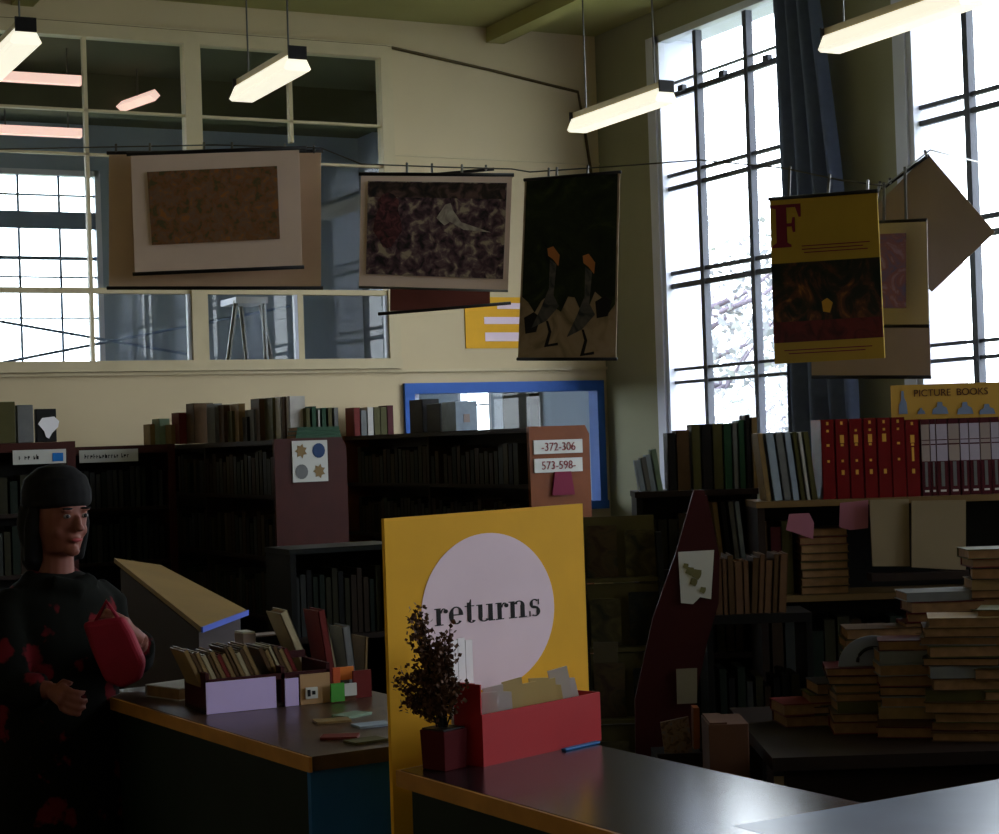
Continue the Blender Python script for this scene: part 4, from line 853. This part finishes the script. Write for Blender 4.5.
# serif lettering, x-height 1
def ell(cx, cy, rx, ry, a0, a1, thin, thick, n=22):
    o_, i_ = [], []
    for k in range(n+1):
        a = math.radians(a0+(a1-a0)*k/n); c, s = math.cos(a), math.sin(a); th = thin+(thick-thin)*abs(c)**1.3
        o_.append((cx+rx*c, cy+ry*s)); i_.append((cx+(rx-th)*c, cy+(ry-thin if False else ry-thin-(thick-thin)*0)*s))
    return [[o_[k], o_[k+1], i_[k+1], i_[k]] for k in range(n)]
def rc(x0, y0, x1, y1): return [[(x0, y0), (x1, y0), (x1, y1), (x0, y1)]]
TN, TK = .07, .23
GL = {
 'r': (.68, rc(.10, 0, .32, 1)+rc(0, 0, .44, .06)+rc(0, .94, .2, 1)+ell(.48, .68, .18, .30, 60, 175, TN, .06)+[[(.58+.11*math.cos(k*.524), .80+.12*math.sin(k*.524)) for k in range(12)]]),
 'e': (.84, ell(.41, .5, .37, .52, 0, 318, TN, TK)+rc(.08, .50, .76, .57)),
 't': (.58, rc(.12, .16, .34, 1.18)+[[(.12, 1.0), (.34, 1.0), (.34, 1.36), (.30, 1.36), (.22, 1.12)]]+rc(0, .94, .5, 1)+ell(.34, .20, .22, .22, 180, 340, TN, .2)),
 'u': (1.0, rc(.10, .25, .32, 1)+rc(0, .94, .2, 1)+ell(.40, .27, .30, .29, 180, 330, TN, .2)+rc(.64, 0, .86, 1)+rc(.52, .94, .7, 1)+rc(.8, 0, .98, .06)),
 'n': (1.04, rc(.10, 0, .32, 1)+rc(0, .94, .2, 1)+rc(0, 0, .44, .06)+ell(.56, .72, .30, .30, 0, 160, TN, .2)+rc(.64, 0, .86, .74)+rc(.54, 0, .98, .06)),
 's': (.72, ell(.34, .74, .26, .28, 40, 262, TN, .17)+ell(.36, .27, .28, .29, -130, 90, TN, .19)+[[(.16, .56), (.34, .46), (.62, .40), (.50, .56), (.30, .64)]]+rc(.54, .68, .585, 1.0)+rc(.055, 0, .10, .32)),
}
_, zb0 = bx(446, 627); s0, _ = bx(434, 612); s1, _ = bx(541.5, 610); _, zx = bx(440, 608.5)
tot = sum(GL[c][0]+.03 for c in 'returns'); sc = (s1-s0)/tot; xh = (bx(490, 603.5)[1]-bx(490, 620.5)[1]); zb0 = bx(490, 620.5)[1]
adv = 0
for ch in 'returns':
    g = MB(); wdt, ps = GL[ch]
    for k_, p_ in enumerate(ps): g.prism([bp(s0+(adv+x)*sc, zb0+y*xh, .0014) for x, y in p_], bn*(.0008+.00002*k_))
    g.build('letter_'+ch, M['ink'], t); adv += wdt+.03
# ---------------------------------------------------------------- red card box on the counter
xa_ = Vector((.935, .354, 0)); xb_ = Vector((-.354, .935, 0)); BO = Vector((1.741, 3.5475, TZ))
def bo(x, y, z): return BO+xa_*x+xb_*y+Vector((0, 0, z))
Lx = .405; Dp = .085; hf = .113
def bbox(x0, x1, y0, y1, z0, z1): return MB().hexa([bo(x, y, z) for z in (z0, z1) for x, y in ((x0, y0), (x1, y0), (x1, y1), (x0, y1))])
t = thing('card_box', bo(Lx/2, Dp/2, 0), 'red open card box with a tall left end, on the counter before the yellow board', 'box')
bbox(0, Lx, 0, .004, 0, hf).build('front_panel', M['red'], t); bbox(.004, Lx-.004, Dp-.004, Dp, 0, hf*.9).build('back_panel', M['red'], t)
bbox(0, .004, .004, Dp, 0, .178).build('tall_end_panel', M['red'], t); bbox(Lx-.004, Lx, .004, Dp, 0, hf).build('end_panel', M['red'], t); bbox(.004, Lx-.004, .004, Dp-.004, 0, .004).build('base', M['red'], t)
bbox(.004, .012, .03, Dp-.004, hf, .178).build('inner_wall', M['red'], t)
W1 = mat('white_card', (222, 214, 216), .7, .03); Y1 = mat('cream_card', (226, 204, 150), .7, .04)
cards = [(.02, .155, 0, W1), (.045, .165, 4, W1), (.07, .160, 4, W1), (.10, .168, 6, Y1), (.125, .165, 6, Y1), (.155, .163, 8, Y1), (.185, .166, 8, Y1), (.215, .158, 10, Y1), (.25, .155, 14, Y1), (.285, .175, 20, W1), (.31, .160, 22, W1)]
for i, (x, h, ln_, mt) in enumerate(cards):
    dx = -math.tan(math.radians(ln_))*h; dx2 = .042
    x = .028+.0315*i; y = .010+.004*(i % 3); s_ = math.tan(math.radians(ln_))*h*.7
    p = [bo(x-.0, y+.028, .006), bo(x+.034, y, .006), bo(x+.034-s_, y, h+.010*(i % 2)-.006*(i % 3)), bo(x-.0-s_, y+.028, h-.004*(i % 3))]
    o = MB().prism(p, xb_*.003).build('index_card', mt); tag(o, '%s card filed in the red box, %s from the left' % ('white' if mt is W1 else 'cream', ORD[i]), 'card', 'cards in the red box')
for i, (x, y, h0) in enumerate(((-.028, .052, .245), (.012, .034, .248))):
    pass
lf = [(.016, .27, 'left'), (.028, .272, 'middle'), (.040, .266, 'right')]
for i, (x, h, nm) in enumerate(lf):
    o = MB().hexa([bo(xx, yy, z) for z in (.0005, h) for xx, yy in ((-.002+.024*i, .0865), (.020+.024*i, .0865), (.020+.024*i, .0915), (-.002+.024*i, .0915))]).build('leaflet', W1); tag(o, 'tall white leaflet standing at the tall end of the red box, %s of three' % nm, 'leaflet', 'tall leaflets')
# plant in a dark red pot
pc = Vector((1.668, 3.592, TZ)); pr = Matrix.Rotation(math.atan2(.354, .935), 3, 'Z')
t = thing('potted_plant', pc, 'dried reddish bushy plant in a small square dark pot on the counter corner', 'potted plant')
def pb(s0_, s1_, z0, z1): return MB().hexa([pc+pr @ Vector((sx*s, sy*s, z)) for z, s in ((z0, s0_), (z1, s1_)) for sx, sy in ((-1, -1), (1, -1), (1, 1), (-1, 1))])
pb(.034, .037, 0, .085).build('pot', mat('dark_maroon_glaze', (72, 16, 20), .8, .1, spec=.1), t, bevel=.002); pb(.033, .033, .0855, .089).build('soil', M['dark'], t)
rnd = random.Random(21); st_ = MB(); lf_ = MB(); r_l, u_l = RV, Vector((0, 0, 1))
for (tx, tz, n) in ((-.055, .33, 11), (-.04, .27, 8), (.0, .26, 9), (.02, .23, 8), (-.085, .20, 7), (-.07, .15, 5), (.03, .17, 7), (-.02, .20, 8), (-.055, .22, 6), (.012, .29, 5)):
    for s in range(3):
        e = pc+r_l*(tx+rnd.gauss(0, .008))+u_l*(tz+rnd.gauss(0, .012))+DV*rnd.uniform(-.03, .02)
        if e.z > TZ+.345: e.z = TZ+.345
        b0 = pc+Vector((rnd.uniform(-.01, .01), rnd.uniform(-.01, .01), .085)); mid = (b0*.45+e*.55)+r_l*rnd.gauss(0, .004)-r_l*tx*.12
        st_.tube([b0, mid, e], [.0022, .0016, .0008], 5)
        for k in range(n*13):
            f_ = .3+.7*rnd.random(); c_ = (b0*(1-2*f_)+mid*2*f_ if f_ < .5 else mid*(2-2*f_)+e*(2*f_-1))+Vector((rnd.gauss(0, .009), rnd.gauss(0, .009), rnd.gauss(0, .008)))
            a = Vector((rnd.uniform(-1, 1), rnd.uniform(-1, 1), rnd.uniform(-.2, 1))).normalized()*rnd.uniform(.008, .014); e2 = a.cross(Vector((rnd.uniform(-1, 1), rnd.uniform(-1, 1), rnd.uniform(-1, 1)))).normalized()*.0055
            lf_.poly([c_, c_+a*.5+e2, c_+a, c_+a*.5-e2])
st_.build('stems', M['dark'], t); lf_.build('foliage', M['foliage'], t)
o = bbox(.245, .37, -.026, -.012, 0, .006).build('pen', M['navy'], bevel=.002); tag(o, 'dark blue pen lying in front of the red card box', 'pen')
# ---------------------------------------------------------------- things on the second desk
yt = on(206, 714, 'z', TZ); xt1 = on(324, 701, 'z', TZ)
# trays run across the desk, facing the camera
YF = yt.y-.02; TX0 = yt.x+.02
def T2(px, py, y=YF): return on(px, py, 'y', y)
t = thing('book_tray', (TX0+.25, YF+.12, TZ), 'long dark red wooden tray of slanted paperbacks on the second desk', 'tray')
xL, xM, xR = T2(207, 700).x, T2(283, 700).x, T2(331, 700).x; zT = T2(250, 681).z
B(xL, xR, YF+.008, YF+.20, TZ, TZ+.012).build('base', M['shelf'], t)
B(xL, xR, YF+.008, YF+.02, zT-.004, zT+.012).build('front_rail', M['dred'], t); B(xL, xR, YF+.19, YF+.20, zT+.03, zT+.05).build('back_rail', M['dred'], t)
for x in (xL, xM, xR-.008): B(x, x+.010, YF+.008, YF+.20, TZ+.012, zT+.03).build('divider', M['dred'], t)
def panel(px0, px1, py0, py1, mt, name, label, cat, y=YF):
    a = T2(px0, py0, y); e = T2(px1, py1, y); o = B(a.x, e.x, y, y+.006, max(e.z, TZ+.001), a.z).build(name, mt); return tag(o, label, cat)
panel(206, 277, 683, 716, M['purple'], 'lilac_panel', 'long pale lilac card leaning on the tray front', 'card')
panel(285, 299.5, 679, 716, M['purple'], 'lilac_panel', 'short pale lilac card right of the long one on the tray front', 'card')
panel(300, 331, 675, 716, mat('light_tan_card', (176, 140, 100), .7), 'label_card', 'tan card with a small white label on the tray front', 'card')
o = panel(306, 318, 688, 698, M['labelw'], 'white_label', 'small white label with dark marks on the tan card', 'label', YF-.008)
a = T2(308, 690, YF-.012); e = T2(316, 696, YF-.012); B(a.x, (a.x+e.x)/2-.003, YF-.0095, YF-.008, e.z, a.z).build('dark_mark', M['ink'], o); B((a.x+e.x)/2+.002, e.x, YF-.0095, YF-.008, e.z+.004, a.z-.004).build('dark_mark', M['ink'], o)
n = 21; span = (xR-.03-xL-.05)
for i in range(n):
    x = xL+.03+span*i/(n-1)
    if abs(x-xM-.0) < .014: continue
    cl = ('tan', 'brown', 'tan', 'cream', 'brown', 'tan', 'red')[i % 7]; h = rnd.uniform(.145, .172)
    book(x, YF+.05, TZ+.013, 0, .012, h, .13, PAL[cl], '%s paperback in the slanted row on the second desk, %s from the left' % (cl, (ORD+['twenty-first'])[i]), 'slanted paperbacks in the tray', math.radians(-24), True)
# taller items at the right end of the desk
for i, (px0, px1, ty, cl, ln_) in enumerate(((300, 309, 613, 'cream', -22), (318, 326, 612, 'red', -8), (320, 329, 622, 'cream', -10), (337, 346, 628, 'grey', -6), (352, 356, 640, 'tan', 4))):
    y_ = YF+.25+.03*i; a = T2(px0+8, 660, y_); e = T2(px1+8, 660, y_); z_ = T2(px0, ty, y_).z
    book((a.x+e.x)/2+.01, y_, TZ, 0, (e.x-a.x)*.9, (z_-TZ)/math.cos(math.radians(ln_)), .12, PAL[cl], '%s book sticking up behind the tray, %s from the left' % (cl, ORD[i]), 'books sticking up behind the tray', math.radians(ln_), True)
for (p0_, p1_, y, mt, nm, lb_, ct) in (((333, 668), (341, 700), YF+.0, mat('orange_red_cover', (190, 84, 46), .6), 'booklet', 'orange-red booklet at the right end of the tray', 'booklet'),
     ((331, 684), (345, 701), YF-.02, M['greenlabel'], 'green_card', 'bright green card at the right end of the tray', 'card'), ((344.5, 684), (357, 695), YF-.02, M['labelw'], 'white_label', 'small cream label right of the green card', 'label'),
     ((334, 668), (354, 679), YF+.06, M['orangec'], 'booklet', 'orange booklet propped behind the green card', 'booklet'), ((353, 671), (372, 700), YF+.03, PAL['red'], 'booklet', 'dull red booklet at the far right end of the desk row', 'booklet')):
    a = on(*p0_, 'y', y); e = on(*p1_, 'y', y); mb = B(a.x, e.x, y, y+.008, max(e.z, TZ) if 'label' not in nm else e.z, a.z); o = mb.build(nm, mt); tag(o, lb_, ct)
    if 'label' in nm: B(a.x, e.x, y+.008, y+.02, TZ, a.z-.01).build('backing_card', M['brownbox'], o)
# papers at the far left end of the desk, and small open drawers
a = on(160, 670, 'z', TZ+.02)
for i, (px, py, L, mt, lb_) in enumerate(((182, 670, .17, PAL['white'], 'white paper pad on the far end of the second desk'), )):
    y_ = YF+.12; flat_book(Q0.x+.08, 5.14, TZ, .3, .16, .17, .035, mt, lb_)
pb_ = on(345, 648, 'y', YF+.5)
for (px0, px1, py, y, lb_) in ((243, 256, 634, YF+.34, 'small white paper box behind the slanted paperbacks, left one'), (245, 287, 638, YF+.42, 'long pale box behind the slanted paperbacks')):
    a = on(px0, py, 'y', y); e = on(px1, py, 'y', y); o = B(a.x, e.x, y, y+.08, TZ, a.z).build('paper_box', M['dark' if px1 > 280 else 'grey'], bevel=.002); tag(o, lb_.replace('long pale', 'long dark'), 'box')
    B(a.x+.002, e.x-.002, y+.002, y+.078, a.z, a.z+.004).build('lid', M['labelw'] if px1 < 280 else M['grey'], o)
for i in range(9):
    p = on(372, 700+i*4.5, 'z', TZ)
rn5 = random.Random(9)
for i, (px, py, mt) in enumerate(((332, 722, PAL['tan']), (352, 716, PAL['palegreen']), (372, 726, PAL['paleblue']), (340, 738, PAL['red']), (366, 742, PAL['olive']))):
    p = on(px, py, 'z', TZ); th = .004; c_, s_ = math.cos(rn5.random()*3), 0
    o = flat_book(p.x, p.y, TZ+.0005, rn5.uniform(-.6, .6), .09, .06, .006, mt, 'small %s card lying flat on the near end of the second desk' % ('tan', 'pale green', 'pale blue', 'red', 'olive')[i]); o['category'] = 'card'; o.name = 'library_card'
# sloping atlas stand
pa = at(114, 559, 6.9); z0_, z1_ = 1.20, 1.04
q1 = on(247, 610, 'z', 1.05); q2 = on(201, 627, 'z', 1.05); q3 = on(114, 558, 'z', 1.21)
nq = (q1-q2).cross(q3-q2); r0_ = ray(161, 565); q0 = Vector((0, 0, CZ))+r0_*((q2-Vector((0, 0, CZ))).dot(nq)/r0_.dot(nq))
t = thing('atlas_stand', Vector(((q0.x+q2.x)/2, (q0.y+q2.y)/2, 0)), 'wooden stand with a sloping tan top and pale blue front edge', 'stand')
MB().prism([q0, q1, q2, q3], (0, 0, -.018)).build('sloping_top', M['tan'], t)
fd = (q1-q2).normalized(); fn = Vector((fd.y, -fd.x, 0)); MB().prism([q2, q1, q1-Vector((0, 0, .018)), q2-Vector((0, 0, .018))], fn*.006).build('front_edge', mat('blue_plastic_edge', (80, 100, 190), .35), t)
dn = Vector((0, 0, .03)); cen = (q0+q1+q2+q3)/4
cq = [cen+(p-cen)*.9-dn for p in (q0, q1, q2, q3)]
mb = MB(); mb.hexa([Vector((p.x, p.y, .1)) for p in (cq[3], cq[0], cq[1], cq[2])]+[cq[3], cq[0], cq[1], cq[2]]); mb.build('cabinet', mat('dark_maroon_wood', (34, 14, 12), .5, .1), t)
for p in cq: B(p.x-.02, p.x+.02, p.y-.02, p.y+.02, 0, .1).build('leg', M['dark'], t)
# low bookcase and chairs in the dim middle
Lm = Loc(330, 552, 7.6, 0); xm0, xm1 = Lm.X(290, 553), Lm.X(400, 540); zm_ = Lm.Z(300, 549)
shelf_unit(Lm, xm0, xm1, .3, zm_, (.82, .44), 'dim low bookcase with a dark top in front of the middle range', M['dark'], M['shelf'], topm=mat('greyish_worn_top', (22, 25, 22), .35, .1))
shelved_rest(*Lm.w(xm0+.03, .05).xy, .82, 0, xm1-xm0-.1, 14, (.22, .28), .2)
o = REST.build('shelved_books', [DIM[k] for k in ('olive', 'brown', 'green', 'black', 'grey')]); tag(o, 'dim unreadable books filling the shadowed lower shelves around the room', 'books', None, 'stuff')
# ================================================================ person
hc = at(57, 520, 5.3); PB = Vector((hc.x, hc.y, 0)); ang = math.radians(20)
t = thing('person', PB, 'person in dark floral coat and dark cap holding a pinkish red bag, left edge', 'person', rz=ang)
hz = hc.z                               # centre of the face
def remesh(mb, name, mt, parent, vox, sm=3):
    me = mb.mesh(name, mt); o = bpy.data.objects.new(name, me); COL.objects.link(o)
    r = o.modifiers.new('r', 'REMESH'); r.mode = 'VOXEL'; r.voxel_size = vox
    s = o.modifiers.new('s', 'SMOOTH'); s.iterations = sm; s.factor = .5
    bpy.context.view_layer.update()
    m2 = bpy.data.meshes.new_from_object(o.evaluated_get(bpy.context.evaluated_depsgraph_get())); m2.name = name
    bpy.data.objects.remove(o); bpy.data.meshes.remove(me)
    m2.materials.clear(); m2.materials.append(mt); m2.polygons.foreach_set('use_smooth', [True]*len(m2.polygons))
    o = bpy.data.objects.new(name, m2); COL.objects.link(o); o.parent = parent; return o
sh = hz-.20                             # shoulder line
_inv = Matrix.Rotation(-ang, 3, 'Z')
def wl(px, py, d): return _inv @ (at(px, py, d)-PB)
LW = wl(140, 640, 5.10); RW = wl(52, 690, 5.06)     # wrists
LE = Vector((.25, .0, hz-.46)); RE = Vector((-.22, -.06, hz-.47))
b = MB()
b.lathe([(.02, hz-.105), (.05, hz-.09), (.066, hz-.04), (.074, hz+.01), (.073, hz+.06), (.058, hz+.10), (.02, hz+.12)], (0, -.015, 0), 20, sy=1.18)   # skull
b.ball((0, -.104, hz-.010), (.012, .018, .026), 10); b.ball((0, -.116, hz-.024), (.015, .014, .010), 10)        # nose
b.ball((0, -.090, hz-.056), (.022, .012, .009), 10); b.ball((0, -.074, hz-.088), (.024, .022, .018), 10)       # lips, chin
for s in (-1, 1):
    b.ball((s*.036, -.066, hz-.03), (.022, .018, .02), 10); b.ball((s*.030, -.098, hz+.030), (.022, .008, .006), 8); b.ball((s*.075, .0, hz-.01), (.008, .018, .03), 8)
b.tube([(0, .01, hz-.06), (0, .015, hz-.20)], [.05, .055], 14)
b.lathe([(.05, .70), (.15, .76), (.155, .86), (.125, 1.0 if sh > 1.1 else .95), (.15, sh-.12), (.16, sh-.04), (.10, sh+.01), (.05, sh+.03)], (0, .02, 0), 20, sy=.62)
for s, E, Wr in ((1, LE, LW), (-1, RE, RW)):
    b.tube([(s*.13, .02, sh-.02), (s*.165, .0, sh-.07), tuple(E), tuple(E*.5+Wr*.5), tuple(Wr)], [.05, .048, .038, .036, .024], 12)
    b.tube([(s*.08, .02, .80), (s*.085, .01, .44), (s*.09, .03, .09)], [.085, .055, .036], 12)
    b.ball((s*.09, -.03, .045), (.042, .11, .04), 12)
    # hand: palm, four bent fingers, thumb
    d = (wl(112, 622, 5.03)-LW).normalized() if s > 0 else (wl(75, 706, 4.97)-RW).normalized()
    side = Vector((0, 0, 1)) if s > 0 else Vector((.1, 0, 1)).normalized(); nrm = d.cross(side).normalized()
    pc_ = Wr+d*.045; b.tube([Wr, Wr+d*.03, Wr+d*.075], [.022, .026, .026], 10)
    inw = -nrm if (nrm.x*s) > 0 else nrm
    for k, L in enumerate((.058, .068, .064, .050)):
        r0 = Wr+d*.07+side*(.030-.020*k); m1 = r0+d*(L*.5)+inw*.006; m2_ = m1+d*(L*.22)+inw*(L*.28); e3 = m2_+inw*(L*.3)-d*.003
        b.tube([r0-d*.02, r0, m1, m2_, e3], [.0095, .0092, .0085, .008, .0068], 8)
    r0 = Wr+d*.025+side*.024; b.tube([r0-side*.012, r0+side*.012+d*.015+inw*.012, r0+side*.014+d*.038+inw*.026], [.0115, .0105, .008], 8)
remesh(b, 'body', M['skin'], t, .0052, 2)
for s in (-1, 1):
    lb(MB().ball((s*.030, -.0965, hz+.012), (.0130, .006, .0068), 10), 'eye', mat('eye_white', (120, 110, 104), .4), t, smooth=True)
    e_ = lb(MB().ball((s*.030, -.1015, hz+.012), (.0058, .0025, .0058), 10), 'iris', M['ink'], t, smooth=True)
    lb(MB().ball((s*.031, -.103, hz+.034), (.019, .006, .0035), 8), 'eyebrow', M['hair'], t, smooth=True)
lb(MB().ball((0, -.0995, hz-.057), (.019, .005, .0058), 10), 'lips', mat('lip', (150, 60, 62), .5), t, smooth=True)
# cap and hair
c = MB(); c.lathe([(.088, hz+.035), (.098, hz+.05), (.098, hz+.085), (.086, hz+.125), (.05, hz+.155), (.01, hz+.165)], (0, .0, 0), 20, sy=1.12)
remesh(c, 'knit_cap', M['hair'], t, .008, 3)
c = MB(); c.ball((0, .05, hz-.01), (.095, .075, .12), 16); c.ball((0, .05, hz-.10), (.09, .06, .07), 14)
for s in (-1, 1): c.tube([(s*.078, -.01, hz+.05), (s*.086, .0, hz-.02), (s*.08, .02, hz-.12)], [.018, .024, .02], 8)
remesh(c, 'hair', M['hair'], t, .009, 3)
# coat with red flowers
cm = bpy.data.materials.new('floral_coat'); cm.use_nodes = True; nt = cm.node_tree; bs = nt.nodes['Principled BSDF']
tc = nt.nodes.new('ShaderNodeTexCoord'); vo = nt.nodes.new('ShaderNodeTexVoronoi'); vo.inputs['Scale'].default_value = 11
no = nt.nodes.new('ShaderNodeTexNoise'); no.inputs['Scale'].default_value = 30; mx = nt.nodes.new('ShaderNodeMixRGB'); mx.inputs[0].default_value = .06
nt.links.new(tc.outputs['Object'], mx.inputs[1]); nt.links.new(tc.outputs['Object'], no.inputs['Vector']); nt.links.new(no.outputs['Color'], mx.inputs[2]); nt.links.new(mx.outputs[0], vo.inputs['Vector'])
cr = nt.nodes.new('ShaderNodeValToRGB'); nt.links.new(vo.outputs['Distance'], cr.inputs[0]); el = cr.color_ramp.elements
el[0].position = .26; el[0].color = lin((92, 20, 26)); el[1].position = .36; el[1].color = lin((14, 15, 11)); nt.links.new(cr.outputs[0], bs.inputs['Base Color']); bs.inputs['Roughness'].default_value = .95; bs.inputs['Specular IOR Level'].default_value = .1
c = MB(); c.lathe([(.04, .36), (.23, .37), (.215, .6), (.2, .85), (.185, .98), (.195, sh-.10), (.185, sh-.03), (.13, sh+.02), (.075, sh+.05), (.055, sh+.05)], (0, .02, 0), 24, sy=.70)
for s, E, Wr in ((1, LE, LW), (-1, RE, RW)):
    Wc = E*.16+Wr*.84; c.tube([(s*.12, .02, sh-.03), (s*.17, .01, sh-.07), tuple(E), tuple(E*.5+Wc*.5), tuple(Wc)], [.065, .068, .062, .056, .048], 14)
c.tube([(-.07, -.06, sh+.02), (0, -.09, sh-.0), (.07, -.06, sh+.02)], .03, 8); c.tube([(-.08, .03, sh+.03), (0, .09, sh+.04), (.08, .03, sh+.03)], .03, 8)
remesh(c, 'coat', cm, t, .011, 4)
for s in (-1, 1):
    k = MB(); k.tube([(s*.088, .02, .45), (s*.092, .03, .10)], [.062, .046], 12); k.ball((s*.092, -.03, .05), (.05, .125, .05), 12); k.tube([(s*.092, .03, .13), (s*.092, .02, .03)], [.05, .052], 10)
    remesh(k, 'boot', M['black'], t, .009, 2)
# the bag, held by its top
bq = [at(px, py, 4.98) for px, py in ((81, 623), (122, 617), (131, 632), (144, 662), (140, 680), (122, 689), (104, 682), (92, 655))]
bg_ = mat('pinkish_red_cloth', (126, 18, 38), .7, .08, 20)
tb_ = thing('hand_bag', (bq[5]+Vector((0, 0, 0))), 'pinkish red soft bag held against the dark floral coat', 'bag')
mb = MB().prism(bq, DV*.05); o = mb.build('bag_body', bg_, tb_); sm = o.modifiers.new('b', 'BEVEL'); sm.width = .015; sm.segments = 3
p0_, p1_ = at(96, 621, 5.0), at(118, 618, 5.0)
MB().tube([p0_, (p0_+p1_)/2+Vector((0, 0, .05)), p1_], .006, 8).build('handle', bg_, tb_, smooth=True)
